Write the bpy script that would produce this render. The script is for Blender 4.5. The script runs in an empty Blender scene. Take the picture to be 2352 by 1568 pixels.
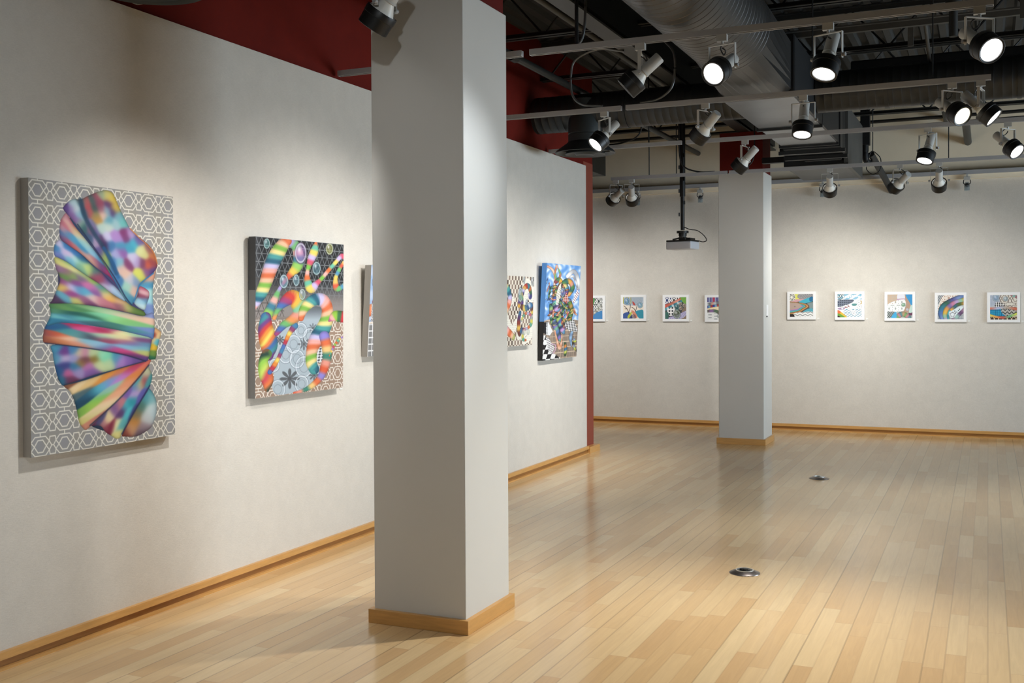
import bpy, math, random
import numpy as np
from mathutils import Vector, Matrix
random.seed(7)
C = bpy.context.scene.collection
PI = math.pi
def lin(c):
    return tuple(((v/255)/12.92 if v/255 <= .04045 else ((v/255+.055)/1.055)**2.4) for v in c)
# ------------------------------------------------------------------ materials
def mat(name, col, rough=.6, metal=0., spec=.5, coat=0.):
    m = bpy.data.materials.new(name); m.use_nodes = True
    b = m.node_tree.nodes['Principled BSDF']
    b.inputs['Base Color'].default_value = (*lin(col), 1)
    b.inputs['Roughness'].default_value = rough
    b.inputs['Metallic'].default_value = metal
    b.inputs['Specular IOR Level'].default_value = spec
    b.inputs['Coat Weight'].default_value = coat
    return m
def N(m, t, **kw):
    n = m.node_tree.nodes.new(t)
    for k, v in kw.items():
        if k[0] == 'i' and k[1:].isdigit(): n.inputs[int(k[1:])].default_value = v
        else: setattr(n, k, v)
    return n
def L(m, a, b): m.node_tree.links.new(a, b)
def mth(m, op, a, b=None, c=None):
    n = N(m, 'ShaderNodeMath', operation=op)
    for i, v in enumerate((a, b, c)):
        if v is None: continue
        if isinstance(v, (int, float)): n.inputs[i].default_value = v
        else: L(m, v, n.inputs[i])
    return n.outputs[0]
def noise_tint(m, scale, amt, stretch=(1, 1, 1), bump=0., detail=4, rough=.6, coord='Object'):
    """multiply base colour by a noise around 1 and add bump"""
    b = m.node_tree.nodes['Principled BSDF']
    tc = N(m, 'ShaderNodeTexCoord'); mp = N(m, 'ShaderNodeMapping'); mp.inputs['Scale'].default_value = stretch
    L(m, tc.outputs[coord], mp.inputs[0])
    n = N(m, 'ShaderNodeTexNoise'); n.inputs['Scale'].default_value = scale; n.inputs['Detail'].default_value = detail
    n.inputs['Roughness'].default_value = rough
    L(m, mp.outputs[0], n.inputs['Vector'])
    mr = N(m, 'ShaderNodeMapRange'); mr.inputs[1].default_value = .25; mr.inputs[2].default_value = .75
    mr.inputs[3].default_value = 1-amt; mr.inputs[4].default_value = 1+amt
    L(m, n.outputs[0], mr.inputs[0])
    mx = N(m, 'ShaderNodeVectorMath', operation='SCALE')
    src = b.inputs['Base Color']
    if src.is_linked: L(m, src.links[0].from_socket, mx.inputs[0])
    else: mx.inputs[0].default_value = src.default_value[:3]
    L(m, mr.outputs[0], mx.inputs['Scale']); L(m, mx.outputs[0], src)
    if bump:
        bp = N(m, 'ShaderNodeBump'); bp.inputs['Strength'].default_value = bump; bp.inputs['Distance'].default_value = .002
        L(m, n.outputs[0], bp.inputs['Height'])
        if b.inputs['Normal'].is_linked: L(m, b.inputs['Normal'].links[0].from_socket, bp.inputs['Normal'])
        L(m, bp.outputs[0], b.inputs['Normal'])
    return m
M = {}
M['fabric'] = mat('wall fabric', (211, 206, 197), .95, spec=.1)
noise_tint(M['fabric'], 9, .035, (1, 1, 1)); noise_tint(M['fabric'], 60, .05, (1, .6, 5), bump=.35); noise_tint(M['fabric'], 160, .05, (1, 5, .5), bump=.3)
M['red'] = mat('red paint', (108, 25, 14), .8, spec=.2); noise_tint(M['red'], 6, .12)
M['redcol'] = mat('red paint trim', (98, 22, 14), .7, spec=.2); noise_tint(M['redcol'], 5, .1)
M['redend'] = mat('brick red strip', (140, 70, 54), .6, spec=.3)
M['beige'] = mat('beige paint', (242, 230, 206), .85, spec=.2); noise_tint(M['beige'], 2, .05)
M['white'] = mat('column paint', (208, 207, 202), .55, spec=.3); noise_tint(M['white'], 3, .012)
M['greywall'] = mat('room paint', (190, 188, 184), .8)
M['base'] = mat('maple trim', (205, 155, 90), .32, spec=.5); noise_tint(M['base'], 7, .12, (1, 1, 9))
M['baseshade'] = mat('maple trim shaded', (168, 118, 62), .4, spec=.4); noise_tint(M['baseshade'], 7, .12, (1, 1, 9))  # maple darkened for the shade under the overhanging cap
M['deck'] = mat('deck paint', (56, 57, 56), .6, spec=.3); noise_tint(M['deck'], 3, .15)
M['blacksteel'] = mat('black steel', (22, 24, 26), .5, spec=.4)
M['greysteel'] = mat('grey steel', (76, 76, 74), .55, spec=.4); noise_tint(M['greysteel'], 5, .12)
M['galv'] = mat('galvanised sheet', (128, 131, 136), .36, metal=.85); noise_tint(M['galv'], 4, .12)
M['galvdark'] = mat('dull duct sheet', (62, 64, 66), .42, metal=.75); noise_tint(M['galvdark'], 4, .12)
M['galvround'] = mat('spiral duct sheet', (78, 77, 76), .40, metal=.8); noise_tint(M['galvround'], 4, .15)  # same metal as galv, darkened; galv keeps the floor's reflection in its colour
M['track'] = mat('track enamel', (166, 167, 170), .45, spec=.5)
M['slot'] = mat('track slot', (40, 38, 34), .6)
M['brass'] = mat('track conductor', (235, 222, 180), .3, metal=.3)
M['fixt'] = mat('fixture enamel', (188, 188, 184), .4, spec=.5)
M['cone'] = mat('lamp neck', (228, 226, 218), .4, spec=.5)
M['can'] = mat('black shade', (13, 13, 13), .45, spec=.5)
M['caninside'] = mat('shade liner', (150, 150, 148), .3, metal=.6)
M['knob'] = mat('knob', (150, 150, 150), .4)
M['black'] = mat('black plastic', (14, 14, 14), .4)
M['cable'] = mat('cable', (24, 24, 24), .5)
M['conduit'] = mat('flex conduit', (110, 112, 112), .4, metal=.6)
M['pipe'] = mat('painted pipe', (52, 53, 52), .45, spec=.4)
M['frame'] = mat('white frame', (240, 240, 240), .4, spec=.4)
M['card'] = mat('label card', (225, 224, 220), .7)
M['projwhite'] = mat('projector shell', (205, 208, 215), .35); M['lensglass'] = mat('projector lens', (20, 22, 28), .08)
M['floorbox'] = mat('floor box metal', (120, 112, 108), .28, metal=.9)
M['floorring'] = mat('floor box ring', (205, 203, 198), .3, metal=.4)
M['hole'] = mat('floor box well', (52, 46, 30), .6)
M['diffuser'] = mat('diffuser sheet', (56, 60, 60), .45, metal=.4)
M['scuff'] = mat('scuff', (150, 147, 140), .9)
def glass(name):
    m = mat(name, (220, 230, 235), .08); m.node_tree.nodes['Principled BSDF'].inputs['Transmission Weight'].default_value = .9
    return m
M['glass'] = glass('lamp glass')
def emit(name, col, s):
    m = bpy.data.materials.new(name); m.use_nodes = True; nt = m.node_tree; nt.nodes.clear()
    e = nt.nodes.new('ShaderNodeEmission'); e.inputs[0].default_value = (*col, 1); e.inputs[1].default_value = s
    o = nt.nodes.new('ShaderNodeOutputMaterial'); nt.links.new(e.outputs[0], o.inputs[0]); return m
M['lamp'] = emit('lamp glow', (1, .985, .96), 9)
M['lampwarm'] = emit('lamp glow warm', (1, .93, .70), 2.2)
M['lampoff'] = emit('lamp glow soft', (1, .98, .94), 4)

def floor_mat():
    m = bpy.data.materials.new('maple strip floor'); m.use_nodes = True
    b = m.node_tree.nodes['Principled BSDF']
    tc = N(m, 'ShaderNodeTexCoord'); sp = N(m, 'ShaderNodeSeparateXYZ'); L(m, tc.outputs['Object'], sp.inputs[0])
    x, y = sp.outputs[0], sp.outputs[1]
    xr = mth(m, 'DIVIDE', x, .083); row = mth(m, 'FLOOR', xr); fx = mth(m, 'FRACT', xr)
    w1 = N(m, 'ShaderNodeTexWhiteNoise', noise_dimensions='1D'); L(m, row, w1.inputs['W'])
    ln = mth(m, 'MULTIPLY_ADD', w1.outputs[0], .7, .6)
    w1b = N(m, 'ShaderNodeTexWhiteNoise', noise_dimensions='1D'); L(m, mth(m, 'ADD', row, 91.3), w1b.inputs['W'])
    yr = mth(m, 'DIVIDE', mth(m, 'MULTIPLY_ADD', w1b.outputs[0], 7., y), ln)
    cell = mth(m, 'FLOOR', yr); fy = mth(m, 'FRACT', yr)
    cv = N(m, 'ShaderNodeCombineXYZ'); L(m, row, cv.inputs[0]); L(m, cell, cv.inputs[1])
    w2 = N(m, 'ShaderNodeTexWhiteNoise', noise_dimensions='3D'); L(m, cv.outputs[0], w2.inputs['Vector'])
    cr = N(m, 'ShaderNodeValToRGB'); e = cr.color_ramp
    e.elements[0].color = (*lin((203, 166, 118)), 1); e.elements[0].position = 0
    e.elements[1].color = (*lin((219, 191, 146)), 1); e.elements[1].position = 1
    for p, c in ((.10, (207, 171, 122)), (.35, (212, 178, 130)), (.6, (215, 183, 136)), (.85, (218, 188, 142))):
        q = e.elements.new(p); q.color = (*lin(c), 1)
    L(m, w2.outputs[0], cr.inputs[0])
    # grain
    of = N(m, 'ShaderNodeVectorMath', operation='MULTIPLY_ADD'); L(m, w2.outputs['Color'], of.inputs[0]); of.inputs[1].default_value = (9, 9, 9); L(m, tc.outputs['Object'], of.inputs[2])
    mp = N(m, 'ShaderNodeMapping'); mp.inputs['Scale'].default_value = (26, 1.6, 1); L(m, of.outputs[0], mp.inputs[0])
    g = N(m, 'ShaderNodeTexNoise'); g.inputs['Scale'].default_value = 1.6; g.inputs['Detail'].default_value = 6; g.inputs['Distortion'].default_value = 1.2; L(m, mp.outputs[0], g.inputs['Vector'])
    mr = N(m, 'ShaderNodeMapRange'); mr.inputs[1].default_value = .3; mr.inputs[2].default_value = .7; mr.inputs[3].default_value = .94; mr.inputs[4].default_value = 1.04; L(m, g.outputs[0], mr.inputs[0])
    # joints
    ax = mth(m, 'ABSOLUTE', mth(m, 'SUBTRACT', fx, .5)); jx = mth(m, 'GREATER_THAN', ax, .5-.0055/.083/1.6)
    ay = mth(m, 'ABSOLUTE', mth(m, 'SUBTRACT', fy, .5)); jy = mth(m, 'GREATER_THAN', mth(m, 'MULTIPLY', mth(m, 'SUBTRACT', ay, .5), ln), -.0011)
    wj = N(m, 'ShaderNodeTexWhiteNoise', noise_dimensions='1D'); L(m, mth(m, 'ADD', mth(m, 'FLOOR', mth(m, 'ADD', xr, .5)), 17.7), wj.inputs['W'])
    jx2 = mth(m, 'MULTIPLY', jx, mth(m, 'MULTIPLY_ADD', mth(m, 'POWER', wj.outputs[0], 2.), .55, .12))
    j = mth(m, 'MAXIMUM', jx2, mth(m, 'MULTIPLY', jy, .4))
    dk = mth(m, 'MULTIPLY', mr.outputs[0], mth(m, 'SUBTRACT', 1., mth(m, 'MULTIPLY', j, .55)))
    sc = N(m, 'ShaderNodeVectorMath', operation='SCALE'); L(m, cr.outputs[0], sc.inputs[0]); L(m, dk, sc.inputs['Scale'])
    L(m, sc.outputs[0], b.inputs['Base Color'])
    b.inputs['Roughness'].default_value = .18; b.inputs['Specular IOR Level'].default_value = .5
    bp = N(m, 'ShaderNodeBump'); bp.inputs['Strength'].default_value = .25; bp.inputs['Distance'].default_value = .001
    big = N(m, 'ShaderNodeTexNoise'); big.inputs['Scale'].default_value = 3.; L(m, tc.outputs['Object'], big.inputs['Vector'])
    L(m, mth(m, 'SUBTRACT', mth(m, 'MULTIPLY', big.outputs[0], .6), j), bp.inputs['Height']); L(m, bp.outputs[0], b.inputs['Normal'])
    return m
M['floor'] = floor_mat()
def art_mat(name):
    m = bpy.data.materials.new(name); m.use_nodes = True; b = m.node_tree.nodes['Principled BSDF']
    a = N(m, 'ShaderNodeAttribute', attribute_name='paint'); L(m, a.outputs['Color'], b.inputs['Base Color'])
    b.inputs['Roughness'].default_value = .6; b.inputs['Specular IOR Level'].default_value = .25
    return m
M['art'] = art_mat('painted canvas')

# ------------------------------------------------------------------ mesh helpers
class MB:
    def __init__(s): s.v = []; s.f = []; s.mi = []; s.k = 0
    def add(s, vs, fs):
        o = len(s.v); s.v += [tuple(v) for v in vs]; s.f += [tuple(i+o for i in f) for f in fs]; s.mi += [s.k]*len(fs)
    def mat(s, k): s.k = k; return s
    def box(s, x0, x1, y0, y1, z0, z1, T=None, bev=0):
        vs = [Vector((x, y, z)) for x in (x0, x1) for y in (y0, y1) for z in (z0, z1)]
        if T: vs = [T @ v for v in vs]
        s.add(vs, [(0, 1, 3, 2), (4, 6, 7, 5), (0, 4, 5, 1), (2, 3, 7, 6), (0, 2, 6, 4), (1, 5, 7, 3)]); return s
    def lathe(s, prof, n=24, T=None, a0=0, a1=2*PI):
        full = abs(a1-a0-2*PI) < 1e-6; m = n if full else n+1
        vs = []
        for r, z in prof:
            for i in range(m):
                a = a0+(a1-a0)*i/n; v = Vector((r*math.cos(a), r*math.sin(a), z)); vs.append(T @ v if T else v)
        fs = []
        for k in range(len(prof)-1):
            for i in range(n):
                j = (i+1) % m; fs.append((k*m+i, k*m+j, (k+1)*m+j, (k+1)*m+i))
        s.add(vs, fs); return s
    def cyl(s, p0, p1, r, n=14, r1=None, caps=True):
        p0, p1 = Vector(p0), Vector(p1); d = p1-p0; h = d.length
        T = Matrix.Translation(p0) @ d.to_track_quat('Z', 'Y').to_matrix().to_4x4()
        r1 = r if r1 is None else r1
        s.lathe(([(0, 0)] if caps else [])+[(r, 0), (r1, h)]+([(0, h)] if caps else []), n, T); return s
    def tube(s, pts, r, n=8):
        pts = [Vector(p) for p in pts]; vs = []
        up = Vector((0, 0, 1))
        for i, p in enumerate(pts):
            t = (pts[min(i+1, len(pts)-1)]-pts[max(i-1, 0)]).normalized()
            a = t.cross(up)
            if a.length < .05: a = t.cross(Vector((1, 0, 0)))
            a.normalize(); b = t.cross(a)
            for k in range(n):
                g = 2*PI*k/n; vs.append(p+a*r*math.cos(g)+b*r*math.sin(g))
        fs = [(i*n+k, i*n+(k+1) % n, (i+1)*n+(k+1) % n, (i+1)*n+k) for i in range(len(pts)-1) for k in range(n)]
        fs += [tuple(range(n)), tuple(range((len(pts)-1)*n, len(pts)*n))]
        s.add(vs, fs); return s
    def prism(s, poly, axis, a, b):
        """poly: 2D outline; extruded along axis ('x'/'y'/'z') from a to b"""
        def P(q, t): return {'x': (t, q[0], q[1]), 'y': (q[0], t, q[1]), 'z': (q[0], q[1], t)}[axis]
        n = len(poly); vs = [P(q, a) for q in poly]+[P(q, b) for q in poly]
        s.add(vs, [tuple(range(n)), tuple(range(2*n-1, n-1, -1))]+[(i, (i+1) % n, n+(i+1) % n, n+i) for i in range(n)]); return s
    def build(s, name, m, parent=None, smooth=False, bevel=0, auto=True):
        me = bpy.data.meshes.new(name); me.from_pydata(s.v, [], s.f)
        ms = m if isinstance(m, (list, tuple)) else [m]
        for q in ms: me.materials.append(M[q] if isinstance(q, str) else q)
        me.polygons.foreach_set('material_index', s.mi)
        import bmesh
        bm = bmesh.new(); bm.from_mesh(me); bmesh.ops.remove_doubles(bm, verts=bm.verts, dist=1e-5); bmesh.ops.recalc_face_normals(bm, faces=bm.faces)
        if smooth:
            for f in bm.faces: f.smooth = True
            for e in bm.edges:
                if len(e.link_faces) == 2 and e.calc_face_angle(0) > .6: e.smooth = False
        bm.to_mesh(me); bm.free()
        o = bpy.data.objects.new(name, me); C.objects.link(o)
        if parent: o.parent = parent
        if bevel:
            b = o.modifiers.new('bevel', 'BEVEL'); b.width = bevel; b.segments = 2; b.limit_method = 'ANGLE'
        return o
def tag(o, label, cat, group=None):
    o['label'] = label; o['category'] = cat
    if group: o['group'] = group
    return o
def thing(name, label, cat, loc=(0, 0, 0), group=None):
    o = bpy.data.objects.new(name, None); o.empty_display_size = .05; C.objects.link(o); o.location = loc
    return tag(o, label, cat, group)
def struct(o): o['kind'] = 'structure'; return o
def rel(o, root):            # build in world space, then hang under a root standing elsewhere
    o.parent = root; o.matrix_parent_inverse = Matrix.Translation(-Vector(root.location)); return o

# ------------------------------------------------------------------ camera (solved from the room's straight lines)
yaw, pitch, roll = .4184, -.0146, -.0050
F_PX = 2460.23
cy_, sy_ = math.cos(yaw), math.sin(yaw)
fw = Vector((-sy_*math.cos(pitch), cy_*math.cos(pitch), math.sin(pitch)))
rt = Vector((cy_, sy_, 0)); up = rt.cross(fw)
r2 = rt*math.cos(roll)+up*math.sin(roll); u2 = -rt*math.sin(roll)+up*math.cos(roll)
cd = bpy.data.cameras.new('camera'); cam = bpy.data.objects.new('camera', cd); C.objects.link(cam)
mw = Matrix((r2, u2, -fw)).transposed().to_4x4(); mw.translation = Vector((0, 0, 1.5)); cam.matrix_world = mw
cd.sensor_width = 36; cd.lens = F_PX*36/2352; cd.shift_y = -41.25/2352; cd.clip_end = 100
bpy.context.scene.camera = cam

# ------------------------------------------------------------------ room shell
WX = -3.768; WT = 2.952; ZD = 3.97
struct(MB().box(-8, 6, -4, 13.4, -.1, 0).build('floor', 'floor'))
struct(MB().box(-4.1, -3.80, -4, 10.64, 0, ZD+.08).build('wall_left', 'red'))
pl = MB().box(-3.80, WX, -4, 10.355, .076, WT).build('wall_panel', 'fabric'); pl.name = 'wall_left_panel'; struct(pl)
struct(MB().box(-3.80, -3.797, 10.357, 10.64, .066, 3.0).build('wall_end_strip', 'redend'))  # thin strip of lighter, browner red over the wall's far end
struct(MB().box(-8, 6, 13.30, 13.5, 0, ZD+.08).build('wall_back', 'beige'))
p2 = MB().box(-8, 6, 13.262, 13.30, .076, 2.935).build('wall_back_panel', 'fabric'); struct(p2)
struct(MB().box(5.9, 6.1, -4, 13.4, 0, ZD+.08).build('wall_right', 'greywall'))
struct(MB().box(-8, 6, -4.2, -4, 0, ZD+.08).build('wall_front', 'greywall'))
struct(MB().box(-8.2, -8, 10, 13.4, 0, ZD+.08).build('wall_far_left', 'greywall'))
struct(MB().box(-8, -4.1, 9.9, 10.0, 0, ZD+.08).build('wall_alcove', 'greywall'))
# baseboards: overhanging cap, recessed board, shoe
def bb_left(y0, y1):
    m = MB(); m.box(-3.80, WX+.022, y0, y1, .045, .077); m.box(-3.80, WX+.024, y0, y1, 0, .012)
    m.mat(1).box(-3.80, WX+.002, y0, y1, .012, .045); return m.build('baseboard_left', ['base', 'baseshade'])
struct(bb_left(-4, 10.36))
struct(MB().box(-3.80, -3.735, 10.36, 10.665, 0, .066).box(-4.12, -3.80, 10.6401, 10.665, 0, .066).build('baseboard_wall_end', 'base'))
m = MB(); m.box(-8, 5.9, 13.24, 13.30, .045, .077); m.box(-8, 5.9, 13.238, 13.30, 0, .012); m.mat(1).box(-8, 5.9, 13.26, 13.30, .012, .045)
struct(m.build('baseboard_back', ['base', 'baseshade']))
# corrugated steel deck
m = MB(); prof = []; x = -8.0
while x < 6:
    prof += [(x, ZD), (x+.055, ZD), (x+.075, ZD+.04), (x+.135, ZD+.04)]; x += .155
vs = [(a, y, b) for y in (-4, 13.4) for a, b in prof]; n = len(prof)
m.add(vs, [(i, i+1, n+i+1, n+i) for i in range(n-1)]); m.box(-8, 6, -4, 13.4, ZD+.06, ZD+.1)
struct(m.build('ceiling', 'deck'))
# columns
def column(x0, x1, y0, y1, lab, lab2):
    t = thing('column', lab, 'column', ((x0+x1)/2, (y0+y1)/2, 0), 'square columns')
    rel(MB().box(x0, x1, y0, y1, .0, 2.955).build('column_casing', 'white', bevel=.004), t)
    b = .022
    o = rel(MB().box(x0-b, x1+b, y0-b, y1+b, 0, .066).build('column_base', 'base', bevel=.002), t); o['label'] = 'maple base wrap'
    o = rel(MB().box(x0+.012, x1-.012, y0+.012, y1-.012, 2.955, 3.395).build('column_head', 'redcol'), t); o['label'] = 'dark red upper part'
    return t
column(-2.684, -2.196, 4.40, 4.885, 'large white square column standing nearest, left of centre, with maple base', '')
c2 = column(-2.703, -2.213, 11.66, 12.13, 'far white square column standing near the back wall of small framed prints', '')
o = rel(MB().box(-2.213, -2.208, 11.80, 11.90, 1.40, 1.52).build('wall_plate', 'frame', bevel=.001), c2); o['label'] = 'blank white plate on the side'
o2 = MB().box(-2.212, -2.200, 11.80, 11.82, 1.385, 1.40).build('latch', 'greysteel', o)

# ------------------------------------------------------------------ ceiling steel
def joist(y, lab):
    t = thing('roof_joist', lab, 'joist', (0, y, 3.6), 'open web joists under the roof deck')
    x0, x1 = -3.85 if y < 10.6 else -7.9, 5.8
    rel(MB().box(x0, x1, y-.045, y-.006, 3.60, 3.606).box(x0, x1, y-.012, y-.006, 3.60, 3.64).box(x0, x1, y+.006, y+.045, 3.60, 3.606).box(x0, x1, y+.006, y+.012, 3.60, 3.64).build('bottom_chord', 'pipe'), t)
    rel(MB().box(x0, x1, y-.045, y+.045, 3.955, 3.965).box(x0, x1, y-.012, y+.012, 3.92, 3.965).build('top_chord', 'pipe'), t)
    w = MB(); x = x0+.1; k = 0
    while x < x1-.4:
        a, b = ((x, y, 3.61), (x+.3, y, 3.95)) if k % 2 == 0 else ((x, y, 3.95), (x+.3, y, 3.61))
        w.cyl(a, b, .009, 6); x += .3; k += 1
    rel(w.build('web', 'blacksteel'), t)
for y, lab in ((3.2, 'open web roof joist nearest the viewer, above the first track'), (4.7, 'open web roof joist above the nearest white column'), (6.2, 'open web roof joist just beyond the second light track'),
               (7.72, 'open web roof joist over the third light track'), (9.26, 'open web roof joist directly above the cross duct'), (10.8, 'open web roof joist between the cross duct and the far column'), (12.4, 'open web roof joist nearest the back wall')):
    joist(y, lab)
g = MB().box(-2.50, -2.37, -4, 13.28, 3.40, 3.415).box(-2.50, -2.37, -4, 13.28, 3.935, 3.95).mat(1).box(-2.441, -2.429, -4, 13.28, 3.415, 3.935).box(-2.49, -2.38, -4, 13.28, 3.45, 3.90)  # web and filler block coloured black for the shade between the flanges
tag(g.build('roof_girder', ['pipe', 'blacksteel']), 'long steel girder with pale grey underside running over both columns', 'girder')
tag(MB().box(-1.6, 5.8, 8.43, 8.47, 3.56, 3.60).box(-1.6, 5.8, 8.40, 8.50, 3.60, 3.61).build('support_strut', 'greysteel'), 'horizontal steel strut hung above the right half of the cross duct', 'strut')

# ------------------------------------------------------------------ ducts
def ribbed(length, r, pitch, ridge=.0025):
    p = [(r, 0)]; z = pitch/2
    while z < length-.02:
        p += [(r, z-.005), (r+ridge, z), (r, z+.005)]; z += pitch
    return p+[(r, length)]
def alongx(x, y, z): return Matrix.Translation((x, y, z)) @ Matrix.Rotation(PI/2, 4, 'Y')
def alongy(x, y, z): return Matrix.Translation((x, y, z)) @ Matrix.Rotation(-PI/2, 4, 'X')
DZ = 3.235; DR = .162
t = thing('cross_duct', 'round spiral duct running across the room towards the red wall', 'duct', (-1.5, 9, DZ))
rel(MB().lathe([(0, 0)]+ribbed(1.93, DR, .065, .002), 40, alongx(-3.74, 9.0, DZ)).build('duct_run', 'galvdark', smooth=True), t)['label'] = 'left duct run'
rel(MB().lathe(ribbed(7.0, DR, .065, .002)+[(0, 7.0)], 40, alongx(-1.30, 9.0, DZ)).build('duct_run', 'galvdark', smooth=True), t)['label'] = 'right duct run'
for xx in (-2.9, -.75, .2):
    rel(MB().lathe([(DR+.001, 0), (DR+.005, 0), (DR+.005, .03), (DR+.001, .03)], 40, alongx(xx, 9.0, DZ)).build('duct_band', 'galvdark', smooth=True), t)
t = thing('main_duct', 'large silver duct coming from overhead, round then flat sided', 'duct', (-1.55, 7.5, 3.0))
RZ, RR, RX = 3.315, .285, -1.56
rel(MB().lathe(ribbed(8.0, RR, .08, -.004), 56, alongy(RX, -1.0, RZ)).build('round_duct', 'galvround', smooth=True), t)
# square-to-round transition
m = MB(); n = 32; ring = []; sq = []
X0, X1, Z0, Z1 = -1.81, -1.30, 3.03, 3.44
for i in range(n):
    a = 2*PI*(i+.5)/n; c, s = math.cos(a), math.sin(a)
    ring.append((RX+RR*c, 7.0, RZ+RR*s)); k = max(abs(c), abs(s))
    sq.append(((X0+X1)/2+(X1-X0)/2*c/k, 7.9, (Z0+Z1)/2+(Z1-Z0)/2*s/k))
m.add(ring+sq, [(i, (i+1) % n, n+(i+1) % n, n+i) for i in range(n)])
rel(m.build('duct_transition', 'galvround'), t)
rel(MB().box(X0, X1, 7.9, 10.45, Z0, Z1).build('flat_duct', 'galv', bevel=.003), t)
rel(MB().box(X1, X1+.02, 7.93, 10.40, Z0+.004, Z1+.02).box(X0, X1, 7.93, 10.40, Z1, Z1+.02).build('duct_dark_sheet', 'blacksteel'), t)['label'] = 'black sheet on the side and top'  # thin black sheets over the duct's right side and top
f = MB()
for y in (7.9, 9.35, 10.42): rel(MB().box(X0-.02, X1+.02, y-.012, y+.012, Z0-.02, Z1+.02).build('duct_flange', 'galvdark'), t)
t = thing('air_handler', 'dark boxy air handler hung at the end of the flat silver duct', 'air handler', (-1.6, 11.5, 3))
rel(MB().box(-1.80, -1.27, 10.46, 10.62, 3.0, 3.52).box(-1.86, -1.24, 10.56, 10.60, 2.965, 3.0).build('collar', 'galvdark'), t)
rel(MB().box(-1.86, -1.30, 10.62, 11.1, 2.995, 3.5).box(-1.86, -1.26, 10.9, 10.96, 2.955, 2.99).build('filter_box', 'blacksteel'), t)
rel(MB().box(-1.92, -1.32, 11.2, 12.5, 2.93, 3.48).box(-1.70, -1.34, 11.12, 11.2, 2.965, 3.3).build('cabinet', 'galvdark', bevel=.004), t)
rel(MB().box(-1.32, -1.28, 11.15, 12.5, 2.92, 3.50).build('side_panel', 'greysteel'), t)
rel(MB().box(-1.98, -1.28, 11.30, 11.34, 2.905, 2.93).box(-2.2, -1.9, 11.5, 11.58, 3.02, 3.08).build('hanger_rail', 'blacksteel'), t)
tag(MB().box(-1.06, 5.8, 9.42, 9.80, 3.42, 3.56).build('flat_branch_duct', 'galvdark', bevel=.01), 'flat dull duct lying just above the right half of the cross duct', 'duct')
tag(MB().box(-6.5, -4.29, 11.3, 12.5, 3.11, 3.75).build('ceiling_unit', 'diffuser', bevel=.004), 'dark square hung unit above the end of the red wall', 'ceiling unit')

def diffuser(x, y, z, lab, top):
    t = thing('round_diffuser', lab, 'air diffuser', (x, y, z), 'round ceiling diffusers')
    T = Matrix.Translation((x, y, z))
    rel(MB().lathe([(.12, .47), (.12, .38), (.150, .30), (.150, .17), (.145, .165), (.150, .16), (.150, .10), (.165, .085), (.255, .02), (.268, 0), (.262, -.004), (.235, .004), (.15, .075)], 40, T).build('diffuser_bell', 'diffuser', smooth=True), t)
    rel(MB().lathe([(.15, .03), (.175, .0), (.178, -.010), (.170, -.014), (.10, .01)], 40, T).lathe([(.10, .0), (.085, -.014), (.075, -.018), (.06, -.012), (0, -.006)], 32, T).build('diffuser_cone', 'diffuser', smooth=True), t)
    for k in range(4):
        s = MB(); a = k*PI/2+.5; s.cyl((x+.1*math.cos(a), y+.1*math.sin(a), z+.01), (x+.225*math.cos(a), y+.225*math.sin(a), z+.02), .006, 6)
        rel(s.build('diffuser_spoke', 'diffuser'), t)
    rel(MB().cyl((x, y, z+.40), (x, y, top), .118, 28).build('duct_neck', 'diffuser', smooth=True), t)
diffuser(-3.262, 8.95, 2.865, 'dark round air diffuser hanging from the cross duct beside the red wall', 3.09)
diffuser(-3.42, 3.715, 2.93, 'dark round air diffuser at the top left corner, above the fan shaped painting', 3.395)

# ------------------------------------------------------------------ pipes, rods and cables overhead
def pipe(name, pts, r, mt, lab, cat, grp=None, n=12):
    return tag(MB().tube(pts, r, n).build(name, mt, smooth=True), lab, cat, grp)
def cr(pts, k=8):
    P = [Vector(p) for p in pts]; P = [P[0]*2-P[1]]+P+[P[-1]*2-P[-2]]; out = []
    for i in range(1, len(P)-2):
        a, b, c, d = P[i-1:i+3]
        for j in range(k):
            t_ = j/k; out.append(.5*((2*b)+(c-a)*t_+(2*a-5*b+4*c-d)*t_**2+(3*b-a-3*c+d)*t_**3))
    return out+[P[-2]]
t = thing('sprinkler_pipe', 'long dark sprinkler pipe running along the left side to the back wall', 'pipe', (-3.24, 5, 3.37))
rel(MB().tube([(-3.337, -3.9, 3.43), (-3.337, 13.30, 3.43)], .030, 14).build('pipe_run', 'pipe', smooth=True), t)
for y in (7.55, 10.6): rel(MB().cyl((-3.337, y-.05, 3.43), (-3.337, y+.05, 3.43), .042, 14).build('coupling', 'blacksteel', smooth=True), t)
pipe('ceiling_pipe', [(-2.83, -3.9, 3.62), (-2.83, 10.2, 3.62)], .022, 'greysteel', 'thin pale pipe running beside the girder on its left', 'pipe')
tag(MB().box(-3.05, -2.88, 6.0, 6.62, 3.60, 3.68).build('fluorescent_housing', 'greysteel', bevel=.005), 'pale strip housing at the top edge, right of the nearest column', 'light housing')
pipe('ceiling_pipe', [(-.214, 11.5, 3.40), (-.214, 13.3, 3.363)], .04, 'pipe', 'short grey pipe entering the beige back wall above the right prints', 'pipe')
pipe('ceiling_pipe', [(-.449, 11.9, 3.66), (-.449, 13.3, 3.63)], .026, 'pipe', 'thin grey pipe stub high on the back wall under the duct', 'pipe')
pipe('wall_pipe', [(-6, 13.1, 3.62), (5.8, 13.1, 3.66)], .02, 'pipe', 'upper horizontal pipe along the beige back wall', 'pipe')
pipe('wall_pipe', [(-1.2, 12.9, 3.52), (5.8, 12.9, 3.58)], .024, 'blacksteel', 'lower dark horizontal pipe along the beige back wall', 'pipe')
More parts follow.
